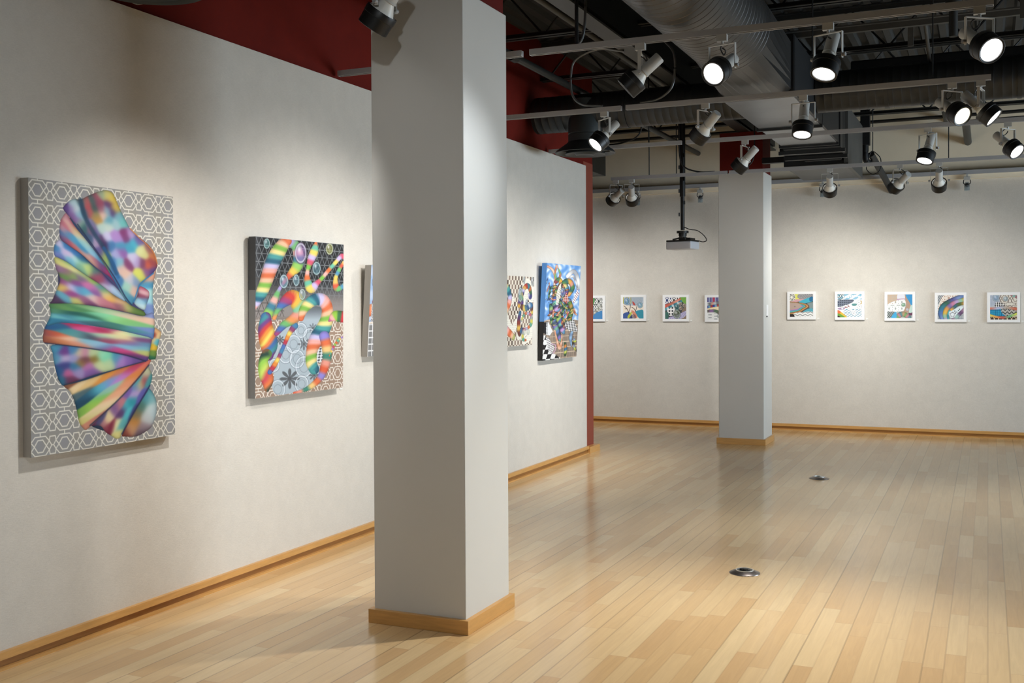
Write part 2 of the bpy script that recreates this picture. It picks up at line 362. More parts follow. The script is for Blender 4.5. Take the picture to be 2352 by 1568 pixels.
t = thing('drain_pipe', 'dark drain pipe dropping from a square sleeve right of the air handler', 'pipe', (-1.26, 12.4, 3.3))
rel(MB().box(-1.31, -1.21, 12.55, 12.65, 3.30, ZD).build('sleeve', 'blacksteel', bevel=.003), t)
rel(MB().tube(cr([(-1.26, 12.60, 3.34), (-1.26, 12.60, 3.2), (-1.25, 12.62, 3.13), (-1.22, 12.68, 3.10)]), .036, 12).build('elbow', 'blacksteel', smooth=True), t)
rel(MB().tube([(-1.20, 12.62, 3.20), (-1.03, 13.26, 2.84)], .036, 12).build('drain_run', 'pipe', smooth=True), t)
t = thing('vent_pipe', 'thick vertical vent pipe at the top right corner with a flange', 'pipe', (-.23, 8.3, 3.4))
rel(MB().cyl((-.23, 8.3, 3.42), (-.23, 8.3, ZD), .03, 16).build('pipe_run', 'pipe', smooth=True), t)
rel(MB().cyl((-.23, 8.3, 3.62), (-.23, 8.3, 3.68), .055, 16).build('flange', 'pipe', smooth=True), t)
pipe('brace_bar', [(-.43, 8.52, 3.60), (-.42, 9.0, 3.41)], .014, 'greysteel', 'thin round brace slanting left of the vent pipe', 'brace')
tag(MB().box(-.55, -.51, 8.5, 8.52, 3.43, 3.60).build('brace_bar', 'greysteel'), 'flat grey brace plate left of the thin round brace', 'brace')
tag(MB().box(.20, .27, 8.3, 8.32, 3.5, 3.969).build('brace_bar', 'greysteel'), 'flat grey brace plate at the right edge beyond the rightmost near lamp', 'brace')
def rod(x, y, z0, lab, r=.005):
    pipe('hanger_rod', [(x, y, z0), (x, y, ZD)], r, 'blacksteel', lab, 'hanger rod', 'rods hanging the tracks and ducts', 6)
rod(-2.16, 5.79, 3.005, 'thick black hanger rod holding the left part of the second track', .011)
rod(-.335, 7.57, 2.99, 'thin hanger rod over the right part of the third track')
rod(-.35, 11.135, 2.91, 'thin hanger rod over the fifth track, in front of the beige wall at right')
rod(-1.06, 11.3, 3.05, 'thin hanger rod ending in a wire loop left of the angled drain pipe')
rod(-3.33, 11.135, 2.91, 'left of two thin hanger rods above the paired rear spotlights')
rod(-3.03, 11.135, 2.91, 'right of two thin hanger rods above the paired rear spotlights')
rod(-1.86, 8.2, 3.1, 'thin hanger rod on the left side of the big silver duct')
rod(-1.02, 7.0, 3.1, 'thin hanger rod on the right side of the big silver duct')
rod(-2.80, 9.35, 2.985, 'thin hanger rod above the fourth track behind the duct')
def conduit(pts, lab, r=.009, mt='conduit'): pipe('flex_conduit', cr(pts), r, mt, lab, 'conduit', 'flexible conduits feeding the tracks', 8)
conduit([(-2.62, 7.57, 2.995), (-2.78, 7.57, 3.02), (-2.86, 7.57, 3.10), (-2.87, 7.57, 3.25), (-2.83, 7.57, 3.36), (-2.65, 7.57, 3.42), (-2.46, 7.6, 3.39)], 'looping grey conduit rising from the short third track by the red wall')
conduit([(-2.33, 7.57, 2.995), (-2.20, 7.57, 3.01), (-2.10, 7.57, 3.08), (-2.07, 7.57, 3.2), (-2.08, 7.57, 3.34), (-2.16, 7.6, 3.44)], 'curving grey conduit rising from the long third track left of the bright lamp')
conduit([(-2.16, 5.83, 3.01), (-2.22, 5.9, 3.02), (-2.17, 5.93, 3.1), (-2.16, 5.95, 3.4), (-2.16, 5.95, 3.9)], 'conduit following the thick black rod down to the second track', .008)
conduit([(-2.62, 11.135, 2.915), (-2.80, 11.135, 2.925), (-2.96, 11.135, 3.0), (-3.0, 11.135, 3.2), (-3.0, 11.135, 3.6)], 'dark conduit curving down onto the fifth track beside the projector pole', .008, 'cable')
conduit([(-2.45, 11.16, 2.92), (-2.30, 11.16, 2.95), (-2.22, 11.17, 3.05), (-2.21, 11.17, 3.4)], 'dark conduit curving along the red head of the far column', .007, 'cable')
conduit([(-3.3, 9.36, 2.99), (-3.05, 9.36, 3.0), (-2.9, 9.4, 3.08), (-2.87, 9.4, 3.3)], 'dark conduit dropping to the fourth track right of the round diffuser', .007, 'cable')
wl = MB().tube(cr([(-1.10, 11.3, 2.98), (-1.08, 11.3, 3.04), (-1.06, 11.3, 3.05), (-1.03, 11.3, 3.03), (-.985, 11.3, 2.97), (-.99, 11.3, 2.86), (-1.06, 11.3, 2.82), (-1.12, 11.3, 2.88), (-1.10, 11.3, 2.98)]), .005, 6)
tag(wl.build('wire_loop', 'cable'), 'thin wire loop dangling around the angled drain pipe', 'wire')

# ------------------------------------------------------------------ light tracks
TR = {0: (4.01, 2.975), 1: (5.79, 2.973), 2: (7.57, 2.951), 3: (9.353, 2.947), 4: (11.135, 2.882)}
def track(x0, x1, k, lab):
    y, z = TR[k]
    t = thing('light_track', lab, 'track', ((x0+x1)/2, y, z), 'grey lighting tracks')
    m = MB(); h = .034 if k else .034; w = .018
    m.box(x0, x1, y-w, y+w, z+.006, z+h); m.box(x0, x1, y-w, y-w+.006, z, z+.006); m.box(x0, x1, y+w-.006, y+w, z, z+.006)
    rel(m.build('rail', 'track'), t)
    rel(MB().box(x0+.03, x1-.03, y-w+.009, y+w-.009, z+.0035, z+.006).build('slot', 'slot'), t)
    rel(MB().box(x0-.003, x0, y-w, y+w, z, z+h).build('end_cap', 'track'), t)
    rel(MB().box(x1, x1+.003, y-w, y+w, z, z+h).build('end_cap', 'track'), t)
track(-3.765, -2.50, 0, 'short track segment against the red wall above the fan shaped painting')
track(-2.44, .02, 0, 'long track segment nearest the viewer, passing over the near column')
track(-3.765, -2.503, 1, 'short track segment against the red wall, its end seen right of the near column')
track(-2.446, .02, 1, 'long track segment highest in view with four spotlights')
track(-3.765, -2.478, 2, 'short third track segment crossing in front of the dark cross duct')
track(-2.434, .012, 2, 'long third track segment below the big silver duct')
track(-3.765, -2.50, 3, 'short fourth track segment partly behind the round diffuser')
track(-2.45, 2.4, 3, 'long fourth track segment crossing to the right edge, three spotlights on it')
track(-3.755, -2.487, 4, 'short fifth track segment in front of the projector pole')
track(-2.463, 2.4, 4, 'long fifth track segment touching the far column, nearest the back wall')
t = thing('wall_rail', 'long pale rail running along the top of the back wall fabric', 'rail', (-1, 13.2, 2.98))
rel(MB().box(-7.9, 5.8, 13.16, 13.20, 2.985, 3.03).build('rail', 'track'), t)
rel(MB().box(-7.9, 5.8, 13.20, 13.262, 2.935, 3.04).build('backing_ledge', 'beige'), t)

# ------------------------------------------------------------------ track spotlights
def light(kind, name, loc, energy, col, **kw):
    d = bpy.data.lights.new(name, kind); d.energy = energy; d.color = col
    for k, v in kw.items(): setattr(d, k, v)
    o = bpy.data.objects.new(name, d); C.objects.link(o); o.location = loc; return o
proto = None
def make_proto():
    P = {}
    P['track_adapter'] = MB().box(-.028, .028, -.016, .016, -.036, 0).cyl((0, 0, -.036), (0, 0, -.052), .008, 10)
    y = MB().box(-.079, .079, -.009, .009, -.056, -.052)
    for s in (-1, 1): y.box(s*.079-.0015, s*.079+.0015, -.009, .009, -.19, -.052)
    P['yoke'] = y
    P['wire'] = MB().tube(cr([(.01, -.01, -.05), (.025, -.03, -.07), (.01, -.035, -.10), (-.01, -.02, -.085), (0, 0, -.07)]), .004, 6)
    h = MB().lathe([(0, .145), (.030, .145), (.033, .140), (.033, .030), (.036, .026), (.036, .022), (.030, .020)], 20)
    P['lamp_housing'] = h
    P['lamp_neck'] = MB().lathe([(.028, .024), (.030, .018), (.058, -.034), (.060, -.046), (0, -.046)], 28)
    c = MB().lathe([(.064, -.026), (.071, -.026), (.0725, -.030), (.0725, -.056), (.0705, -.058), (.069, -.110), (.066, -.112), (.0575, -.110), (.056, -.104)], 36)
    c.mat(1).lathe([(.056, -.104), (.064, -.098), (.064, -.026)], 36)
    P['shade'] = c
    P['clip'] = MB().box(.056, .066, -.004, .004, -.05, -.028)
    P['lens'] = MB().lathe([(0, -.100), (.03, -.1005), (.05, -.102), (.058, -.1045)], 32)
    P['knob'] = MB().cyl((0, 0, 0), (.018, 0, 0), .010, 12).cyl((0, 0, 0), (-.004, 0, 0), .004, 8)
    mt = {'track_adapter': 'fixt', 'yoke': 'fixt', 'wire': 'cable', 'lamp_housing': 'fixt', 'lamp_neck': 'cone', 'shade': ['can', 'caninside'], 'clip': 'fixt', 'lens': 'lamp', 'knob': 'knob'}
    return {k: v.build(k, mt[k], smooth=True) for k, v in P.items()}
GROUP = 'track spotlights with black shades'
def spotlight(k, x, aim, lab, power=60, col=(1, .97, .92), size=84, blend=1.0, lens=None, lit=True):
    global proto
    first = proto is None
    if first: proto = make_proto()
    def inst(n): 
        if first: return proto[n]
        o = proto[n].copy(); C.objects.link(o); return o
    y, z = TR[k]; root = thing('track_spotlight', lab, 'spotlight', (x, y, z), GROUP)
    piv = Vector((x, y, z-.175)); d = (Vector(aim)-piv).normalized()
    pan = math.atan2(d.y, d.x)-PI/2           # yoke's local +Y looks towards the aim
    R1 = Matrix.Rotation(pan, 4, 'Z')
    a = inst('track_adapter'); a.parent = root; a.matrix_local = Matrix.Identity(4)
    w = inst('wire'); w.parent = a; w.matrix_local = R1
    yk = inst('yoke'); yk.parent = root; yk.matrix_local = R1
    xa = R1 @ Vector((1, 0, 0)); za = -d; ya = za.cross(xa)
    R2 = Matrix((xa.to_3d(), ya, za)).transposed().to_4x4()
    Th = Matrix.Translation((0, 0, -.175)) @ R2
    hs = inst('lamp_housing'); hs.parent = root; hs.matrix_local = Th
    nk = inst('lamp_neck'); nk.parent = hs; nk.matrix_local = Matrix.Identity(4); nk['label'] = 'pale flared neck'
    sh = inst('shade'); sh.parent = root; sh.matrix_local = Th; sh['label'] = 'black ring shade'
    cp = inst('clip'); cp.parent = sh; cp.matrix_local = Matrix.Identity(4)
    le = inst('lens'); le.parent = sh; le.matrix_local = Matrix.Identity(4); le['label'] = 'glowing lens'
    if lens:
        if not first: le.data = le.data.copy()
        le.data.materials[0] = M[lens]
    for s in (1, -1):
        kn = inst('knob') if s == 1 or not first else proto['knob'].copy()
        if s == -1 and first: C.objects.link(kn)
        kn.parent = root; kn.matrix_local = Matrix.Translation((0, 0, -.175)) @ R1 @ Matrix.Translation((s*.080, 0, 0)) @ (Matrix.Rotation(PI, 4, 'Z') if s < 0 else Matrix.Identity(4))
    if power:
        lo = light('SPOT', 'lamp_beam', piv+d*.116, power, col, spot_size=math.radians(size), spot_blend=blend, shadow_soft_size=.055)
        lo.rotation_euler = d.to_track_quat('-Z', 'Y').to_euler()
    return root
W = (-3.768)
WARM = (1, .975, .935); COOL = (.90, .96, 1.0)
spotlight(0, -2.37, (W, 4.0, 1.0), 'spotlight cut off by the top edge in front of the near column', 130, WARM)
spotlight(1, -1.78, (W, 5.35, 1.0), 'leftmost spotlight of the second track, unlit side showing, head tipped left', 200, WARM)
spotlight(1, -1.32, (-2.6, 1.5, .4), 'brightest spotlight, glaring towards the viewer below the silver duct', 190, COOL, 56, lens='lamp')
spotlight(1, -.764, (-1.25, 4.5, 0), 'spotlight of the second track pointing almost straight down', 330, (1, .96, .88), 88)
spotlight(1, -.041, (1.6, 3.6, 1.0), 'spotlight at the top right corner aimed at the lower right', 100, WARM)
spotlight(2, -2.607, (W, 6.25, 1.1), 'spotlight on the short third track beside the round diffuser', 90, WARM)
spotlight(2, -1.847, (W, 8.55, 1.0), 'leftmost spotlight of the long third track, seen from behind its shade', 170, WARM)
spotlight(2, -1.165, (-1.25, 6.55, 0), 'spotlight pointing down in front of the flat silver duct', 100, WARM, 80)
spotlight(2, -.217, (1.7, 5.6, 1.1), 'warm yellow spotlight left of the pair on the third track', 50, (1, .86, .6), lens='lampwarm')
spotlight(2, -.045, (2.0, 7.2, .8), 'spotlight right of the pair on the third track, seen edge on', 80, WARM)
spotlight(3, -1.934, (W, 9.75, 1.0), 'spotlight in front of the red head of the far column', 150, WARM)
spotlight(3, -.451, (-1.1, 8.3, 0), 'spotlight alone in the middle of the right half, tipped to the lower left', 80, COOL)
spotlight(3, .14, (2.0, 7.9, .8), 'spotlight cut by the right edge below the fourth track', 70, WARM)
spotlight(4, -3.705, (-6.2, 13.26, 1.35), 'left one of the close pair of spotlights aimed at the back wall, tipped left', 105, COOL, lens='lampoff')
spotlight(4, -3.526, (-4.1, 13.26, 1.2), 'right one of the close pair of spotlights aimed straight at the back wall', 110, WARM, lens='lampoff')
spotlight(4, -1.454, (-1.73, 13.26, 1.25), 'spotlight right of the far column aimed at the back wall', 120, (1, .97, .9), lens='lampoff')
spotlight(4, -.791, (-2.7, 13.26, 1.2), 'spotlight aimed left at the back wall, left of two at the right', 75, WARM, lens='lampoff')
spotlight(4, -.435, (-.52, 13.26, 1.25), 'spotlight aimed straight at the back wall, right of two at the right', 110, WARM, lens='lampoff')

# little glass heads on the back rail
gp = None
for x, lab in ((-4.09, 'small glass rail lamp behind the paired rear spotlights'), (-3.277, 'small glass rail lamp left of the far column'), (-1.80, 'small glass rail lamp half hidden behind a rear spotlight'), (-.221, 'small glass rail lamp alone at the far right of the back wall rail')):
    r = thing('rail_lamp', lab, 'lamp', (x, 13.16, 2.985), 'small lamps on the back wall rail')
    if gp is None:
        gp = [MB().box(-.012, .012, -.02, .01, -.03, 0).box(-.035, .035, -.03, .01, -.068, -.03).build('lamp_box', 'fixt', bevel=.003),
              MB().tube(cr([(-.034, -.01, -.068), (-.036, -.02, -.10), (-.02, -.03, -.12), (.02, -.03, -.12), (.036, -.02, -.10), (.034, -.01, -.068)]), .005, 6).build('bracket', 'blacksteel'),
              MB().lathe([(0, -.09), (.018, -.09), (.026, -.11), (.030, -.14), (.030, -.185), (.027, -.185), (.026, -.14), (0, -.12)], 20).build('glass_shade', 'glass', smooth=True),
              MB().lathe([(0, -.10), (.014, -.11), (.02, -.14), (0, -.15)], 12).build('bulb', 'greysteel', smooth=True)]
        ps = gp
    else:
        ps = []
        for o in gp: c = o.copy(); C.objects.link(c); ps.append(c)
    for o in ps: o.parent = r

# ------------------------------------------------------------------ projector on its pole
t = thing('projector', 'white ceiling projector hung on a long black pole left of the far column', 'projector', (-3.088, 11.6, 2.2))
R = Matrix.Translation((-3.088, 11.6, 2.135)) @ Matrix.Rotation(math.radians(-10), 4, 'Z')
body = rel(MB().box(-.15, .15, -.115, .115, 0, .085, R).build('projector_body', 'projwhite', bevel=.012), t)
rel(MB().box(-.148, .148, -.113, .113, .085, .102, R).box(-.02, .12, -.07, .07, .10, .125, R).build('mount_plate', 'black', bevel=.006), t)
bk = MB()
for k in range(4):
    a = k*PI/2+.6; bk.cyl(R @ Vector((0, 0, .135)), R @ Vector((.12*math.cos(a), .09*math.sin(a), .11)), .009, 8)
bk.cyl(R @ Vector((0, 0, .12)), R @ Vector((0, 0, .15)), .04, 16)
rel(bk.build('spider_bracket', 'greysteel', smooth=True), t)
rel(MB().cyl(R @ Vector((0, 0, .15)), R @ Vector((0, 0, .185)), .045, 16).cyl(R @ Vector((0, 0, .18)), R @ Vector((0, 0, .205)), .066, 20).build('pole_flange', 'black', smooth=True), t)
rel(MB().cyl((-3.088, 11.6, 2.35), (-3.088, 11.6, 3.08), .023, 14).cyl((-3.088, 11.6, 2.72), (-3.088, 11.6, ZD), .031, 14).build('pole', 'black', smooth=True), t)
ln = MB().cyl(R @ Vector((-.07, -.118, .045)), R @ Vector((-.07, -.112, .045)), .028, 20)
ll = ln.build('projector_lens', 'lensglass', smooth=True); ll.parent = body; ll.matrix_parent_inverse = Matrix.Translation(-Vector(t.location))
pc = MB().tube(cr([(-3.063, 11.58, 2.38), (-2.99, 11.55, 2.35), (-2.91, 11.55, 2.335), (-2.84, 11.56, 2.28), (-2.82, 11.6, 2.23), (-2.865, 11.62, 2.215), (-2.92, 11.6, 2.23)]), .005, 6)
for i in range(9): pc.cyl((-3.088+(.03 if i % 2 else -.03), 11.57, 2.5+i*.13), (-3.088+(.03 if i % 2 else -.03), 11.57, 2.54+i*.13), .008, 6)
rel(pc.build('power_cord', 'cable', smooth=True), t)

# ------------------------------------------------------------------ floor boxes
for i, (x, y, lab) in enumerate(((-1.253, 6.03, 'open round metal floor outlet nearer the viewer'), (-1.345, 9.60, 'round metal floor outlet farther away, near the far column'))):
    t = thing('floor_outlet', lab, 'floor outlet', (x, y, 0), 'round floor outlets'); T = Matrix.Translation((x, y, 0))
    rel(MB().lathe([(.086, 0), (.085, .003), (.052, .016), (.048, .016)], 40, T).build('outlet_flange', 'floorbox', smooth=True), t)
    rel(MB().lathe([(.050, .015), (.050, .019), (.043, .019), (.042, .008)], 40, T).build('outlet_ring', 'floorring', smooth=True), t)
    rel(MB().lathe([(.043, .010), (0, .010)], 32, T).build('outlet_well', 'hole'), t)
    if i == 0:
        rel(MB().box(-.012, .012, -.03, .03, .010, .021, T @ Matrix.Rotation(.9, 4, 'Z')).box(-.006, .02, -.012, .002, .010, .023, T).build('outlet_latch', 'black'), t)
    else:
        rel(MB().lathe([(0, .018), (.042, .018), (.042, .011)], 24, T, -.9, 1.4).build('outlet_lid', 'floorring'), t)

# ------------------------------------------------------------------ painted art
def srgb2lin(a): return np.where(a <= .04045, a/12.92, ((np.clip(a, 0, None)+.055)/1.055)**2.4)
def homog(src, dst):
    A = []; b = []
    for (x, y), (u, v) in zip(src, dst):
        A += [[x, y, 1, 0, 0, 0, -u*x, -u*y], [0, 0, 0, x, y, 1, -v*x, -v*y]]; b += [u, v]
    return np.append(np.linalg.solve(np.array(A, float), np.array(b, float)), 1).reshape(3, 3)
def catmull(pts, k=6, closed=True):
    P = np.array(pts, float); n = len(P); out = []
    idx = range(n) if closed else range(n-1)
    for i in idx:
        if closed: a, b, c, d = P[(i-1) % n], P[i], P[(i+1) % n], P[(i+2) % n]
        else: a, b, c, d = P[max(i-1, 0)], P[i], P[i+1], P[min(i+2, n-1)]
        for j in range(k):
            t_ = j/k; out.append(.5*(2*b+(c-a)*t_+(2*a-5*b+4*c-d)*t_**2+(3*b-a-3*c+d)*t_**3))
    if not closed: out.append(P[-1])
    return np.array(out)
class Art:
    def __init__(s, w, h, nu, quad=None, seed=1):
        s.w, s.h, s.nu = w, h, nu; s.nv = int(nu*h/w); s.rng = np.random.RandomState(seed)
        U, V = np.meshgrid(np.linspace(0, w, s.nu), np.linspace(0, h, s.nv)); s.U, s.V = U, V
        s.X, s.Y = (U/w, V/h)
        if quad:
            Hm = homog([(0, 0), (1, 0), (1, 1), (0, 1)], quad); d = Hm[2, 0]*U/w+Hm[2, 1]*V/h+1
            s.X = (Hm[0, 0]*U/w+Hm[0, 1]*V/h+Hm[0, 2])/d; s.Y = (Hm[1, 0]*U/w+Hm[1, 1]*V/h+Hm[1, 2])/d
        s.px = abs(s.X[0, -1]-s.X[0, 0])/s.nu; s.C = np.ones(s.X.shape+(3,))*.8
    def put(s, a, col):
        col = np.array(col, float)
        if col.ndim == 1: col = col/255. if col.max() > 1.01 else col
        s.C = s.C*(1-a[..., None])+col*a[..., None]
    def inside(s, pts, aa=1.2):
        P = np.array(pts, float); x0, y0 = P.min(0)-aa*s.px*2; x1, y1 = P.max(0)+aa*s.px*2
        a = np.zeros(s.X.shape); sel = (s.X > x0) & (s.X < x1) & (s.Y > y0) & (s.Y < y1)
        if not sel.any(): return a, np.zeros(s.X.shape)
        x, y = s.X[sel], s.Y[sel]; ins = np.zeros(x.shape, bool); dm = np.full(x.shape, 1e9)
        Q = np.roll(P, -1, 0)
        for (ax, ay), (bx, by) in zip(P, Q):
            c = ((ay > y) != (by > y))
            if by != ay: ins ^= c & (x < (bx-ax)*(y-ay)/(by-ay)+ax)
            l2 = (bx-ax)**2+(by-ay)**2+1e-9; t_ = np.clip(((x-ax)*(bx-ax)+(y-ay)*(by-ay))/l2, 0, 1)
            dm = np.minimum(dm, np.hypot(x-ax-t_*(bx-ax), y-ay-t_*(by-ay)))
        sd = np.where(ins, dm, -dm); a[sel] = np.clip(.5+sd/(aa*s.px), 0, 1); D = np.zeros(s.X.shape); D[sel] = np.clip(sd, 0, None); return a, D
    def path(s, pts, closed=False):
        P = np.array(pts, float); dm = np.full(s.X.shape, 1e9); S = np.zeros(s.X.shape); W_ = np.zeros(s.X.shape); SG = np.zeros(s.X.shape)
        wmax = P[:, 2].max()+3*s.px; x0, y0 = P[:, :2].min(0)-wmax; x1, y1 = P[:, :2].max(0)+wmax
        sel = (s.X > x0) & (s.X < x1) & (s.Y > y0) & (s.Y < y1); x, y = s.X[sel], s.Y[sel]
        d_, s_, w_, g_ = dm[sel], S[sel], W_[sel], SG[sel]; acc = 0
        for (ax, ay, aw), (bx, by, bw) in zip(P[:-1], P[1:]):
            l = math.hypot(bx-ax, by-ay)+1e-9; t_ = np.clip(((x-ax)*(bx-ax)+(y-ay)*(by-ay))/l**2, 0, 1)
            d = np.hypot(x-ax-t_*(bx-ax), y-ay-t_*(by-ay)); k = d < d_
            d_[k] = d[k]; s_[k] = acc+t_[k]*l; w_[k] = aw+(bw-aw)*t_[k]; g_[k] = np.sign((x-ax)*(by-ay)-(y-ay)*(bx-ax))[k]; acc += l
        dm[sel] = d_; S[sel] = s_; W_[sel] = w_; SG[sel] = g_
        return dm, S, W_, SG
    def stroke(s, pts, w, col, smooth=True, soft=None, k=.9):
        P = [(x, y) for x, y in pts]; P = catmull(P, 5, False) if smooth else np.array(P, float)
        d, S, _, _ = s.path(np.column_stack([P, np.full(len(P), w/2)])); a = np.clip((w/2-d)/(soft or s.px*1.1)+.5, 0, 1)*k; s.put(a, col)
    def ribbon(s, pts, pal, period, slant=0., shade=.25, soft=.55, off=0.):
        P = catmull(pts, 6, False); P[:, 2] /= 2
        d, S, W_, G = s.path(P); a = np.clip((W_-d)/(s.px*1.2)+.5, 0, 1)
        q = G*d/np.maximum(W_, 1e-6); ph = (S+slant*q*W_+off)/period; pal = np.array(pal, float)/255.; n = len(pal)
        i = np.floor(ph).astype(int); f = ph-i; f = np.clip((f-.5)/soft+.5, 0, 1) if soft < 1 else f
        col = pal[i % n]*(1-f[..., None])+pal[(i+1) % n]*f[..., None]
        col = col*(1-shade*np.clip(np.abs(q), 0, 1)[..., None]**3); s.put(a, col)
    def fold(s, pts, samples, ang, sl, sc, edge=.35, ew=None, smooth=True):
        P = catmull(pts, 4) if smooth else pts
        a, D = s.inside(P); ca, sa = math.cos(math.radians(ang)), math.sin(math.radians(ang))
        num = np.zeros(s.X.shape+(3,)); den = np.full(s.X.shape, 1e-9)
        for x, y, r, g, b in samples:
            dx, dy = s.X-x, s.Y-y; u = (dx*ca+dy*sa)/sl; v = (-dx*sa+dy*ca)/sc
            w = np.exp(-.95*np.clip(u*u+v*v, 0, 80)**.9)+1e-12/(1+u*u+v*v); num += w[..., None]*np.array([r, g, b])/255.; den += w
        col = num/den[..., None]; ew = ew or 3.; e = 1-edge*np.exp(-D/ew); s.put(a, col*e[..., None])
    def bubble(s, x, y, rx, ry, col):
        q = np.sqrt(((s.X-x)/rx)**2+((s.Y-y)/ry)**2); a = np.clip((1-q)*rx/s.px+.5, 0, 1)
        c = np.array(col)/255.; f = np.clip(q, 0, 1)[..., None]
        s.put(a*(.45+.35*q), c*(1-.25*f)+.0); s.put(np.exp(-((q-.86)/.08)**2)*.7, (215, 232, 228)); s.put(np.exp(-(((s.X-x+rx*.25)/(rx*.3))**2+((s.Y-y+ry*.35)/(ry*.3))**2))*.7, (240, 240, 250)); s.put(np.exp(-((q-1.02)/.05)**2)*.5, (60, 50, 60))
    def lattice(s, pw, ph, line, th=.022, ox=0, oy=0, mask=None, A=None, B=None):
        A = s.U if A is None else A; B = s.V if B is None else B
        a = np.abs(((A/pw+ox) % 1)-.5); b = np.abs(((B/ph+oy) % 1)-.5); asp = pw/ph
        segs = [(0, .26, .10, .26), (.10, .26, .24, 0), (.24, 0, .36, .18), (.36, .18, .39, .38), (.39, .38, .5, .38), (0, .41, .21, .41), (.21, .41, .36, .2), (.36, .2, .46, 0), (0, .41, 0, .5), (.46, 0, .5, 0)]
        dm = np.full(s.X.shape, 9.)
        for x0, y0, x1, y1 in segs:
            dx, dy = (x1-x0)*asp, y1-y0; l2 = dx*dx+dy*dy; px, py = (a-x0)*asp, b-y0; t_ = np.clip((px*dx+py*dy)/l2, 0, 1); dm = np.minimum(dm, np.hypot(px-t_*dx, py-t_*dy))
        al = np.clip((th-dm)/(s.w/s.nu/ph)+.5, 0, 1)
        if mask is not None: al = al*mask
        s.put(al, line); return al
    def mesh(s, name, T, parent, gain=1.0):
        """T maps (u,v) metres from the top-left corner onto the wall"""
        nu, nv = s.nu, s.nv; me = bpy.data.meshes.new(name)
        co = T(s.U.ravel(), s.V.ravel()); me.vertices.add(nu*nv); me.vertices.foreach_set('co', co.astype(np.float32).ravel())
        i = (np.arange(nv-1)[:, None]*nu+np.arange(nu-1)[None]).ravel(); q = np.column_stack([i, i+nu, i+nu+1, i+1]).astype(np.int32); nf = len(q)
        me.loops.add(nf*4); me.loops.foreach_set('vertex_index', q.ravel()); me.polygons.add(nf); me.polygons.foreach_set('loop_start', np.arange(0, nf*4, 4, dtype=np.int32)); me.polygons.foreach_set('loop_total', np.full(nf, 4, np.int32))
        me.update(); me.validate()
        at = me.color_attributes.new('paint', 'FLOAT_COLOR', 'POINT'); c = np.ones((nu*nv, 4), np.float32)
        q = s.C.reshape(-1, 3); lu = q.mean(1, keepdims=True); c[:, :3] = srgb2lin(np.clip((lu+.86*(q-lu))*gain, 0, 1)); at.data.foreach_set('color', c.ravel())
        me.materials.append(M['art']); o = bpy.data.objects.new(name, me); C.objects.link(o); o.parent = parent; return o
def painting(lab, y0, w, zt, h, art, lean=0., edge='edgegrey', d=.048, gain=1.0, edge2=None, split=.5):
    t = thing('painted_picture', lab, 'painting', (WX, y0+w/2, zt-h), 'unframed canvases on the left wall')
    lx, ly, lz = t.location
    def T(u, v): return np.column_stack([WX+d+lean*(1-v/h)-lx, y0+u-ly, zt-v-lz])
    art.mesh('painted_face', T, t, gain)
    def side(z0, z1, m):
        s = MB(); a, b = (z0-lz)/h, (z1-lz)/h
        for q in (0,):
            vs = [(WX+.0008+lean*k-lx, yy-ly, zz-lz) for k, zz in ((a, z0), (b, z1)) for yy in (y0, y0+w)]
            vf = [(WX+d-.0006+lean*k-lx, yy-ly, zz-lz) for k, zz in ((a, z0), (b, z1)) for yy in (y0, y0+w)]
            s.add(vs+vf, [(0, 1, 3, 2), (4, 6, 7, 5), (0, 4, 5, 1), (2, 3, 7, 6), (0, 2, 6, 4), (1, 5, 7, 3)])
        return s.build('canvas_edge', m, t)
    if edge2: 
        zm = zt-h*split; side(zm, zt, edge)['label'] = 'upper canvas edge'; side(zt-h, zm, edge2)['label'] = 'lower canvas edge'
    else: side(zt-h, zt, edge)
    return t
M['edgegrey'] = mat('canvas edge grey', (176, 172, 166), .7); M['edgedark'] = mat('canvas edge dark', (72, 72, 74), .7); M['edgemid'] = mat('canvas edge mid', (128, 127, 127), .7)
M['edgeblue'] = mat('canvas edge blue', (92, 150, 222), .7); M['edgeblack'] = mat('canvas edge black', (36, 34, 34), .7)

def T_(*q): return [((30+x/4.48), (390+y/4.48))+tuple(r) for x, y, *r in q]
def B_(*q): return [((30+x/4.2375), (720+y/4.2375))+tuple(r) for x, y, *r in q]
GAIN = .95
# --- fan shaped cloth on a grey lattice
A = Art(.882, 1.19, 380, [(64, 408), (396, 450), (403, 999), (73, 1049)], 3)
A.C[:] = np.array((152, 152, 150))/255.
n_ = np.sin(A.U*37+np.sin(A.V*23)*2)*np.sin(A.V*31+1.3)
A.put(np.clip(n_, 0, 1)*.5, (158, 152, 140)); A.put(np.clip(-n_, 0, 1)*.35, (150, 152, 162))
a_ = np.abs(((A.U/.133+.14) % 1)-.5); b_ = np.abs(((A.V/.1+.02) % 1)-.5)
A.put(((a_*2.0+b_*1.0) < .36)*.5, (146, 148, 158))
A.lattice(.133, .1, (232, 229, 218), .024, .14, .02)
A.fold(T_((620, 330), (700, 320), (950, 240), (1080, 420), (1260, 690), (1440, 880), (1440, 1060), (1400, 1400), (1400, 1700))+B_((1330, 300), (1280, 480), (1300, 700), (1150, 1000), (1000, 1150), (720, 1060), (620, 800), (440, 640), (420, 330))+T_((420, 1500), (460, 1200), (460, 900), (530, 700)), T_((700, 500, 40, 60, 100), (1000, 1200, 60, 60, 110))+B_((800, 600, 40, 60, 100), (1000, 800, 40, 60, 90)), 0, 60, 60)
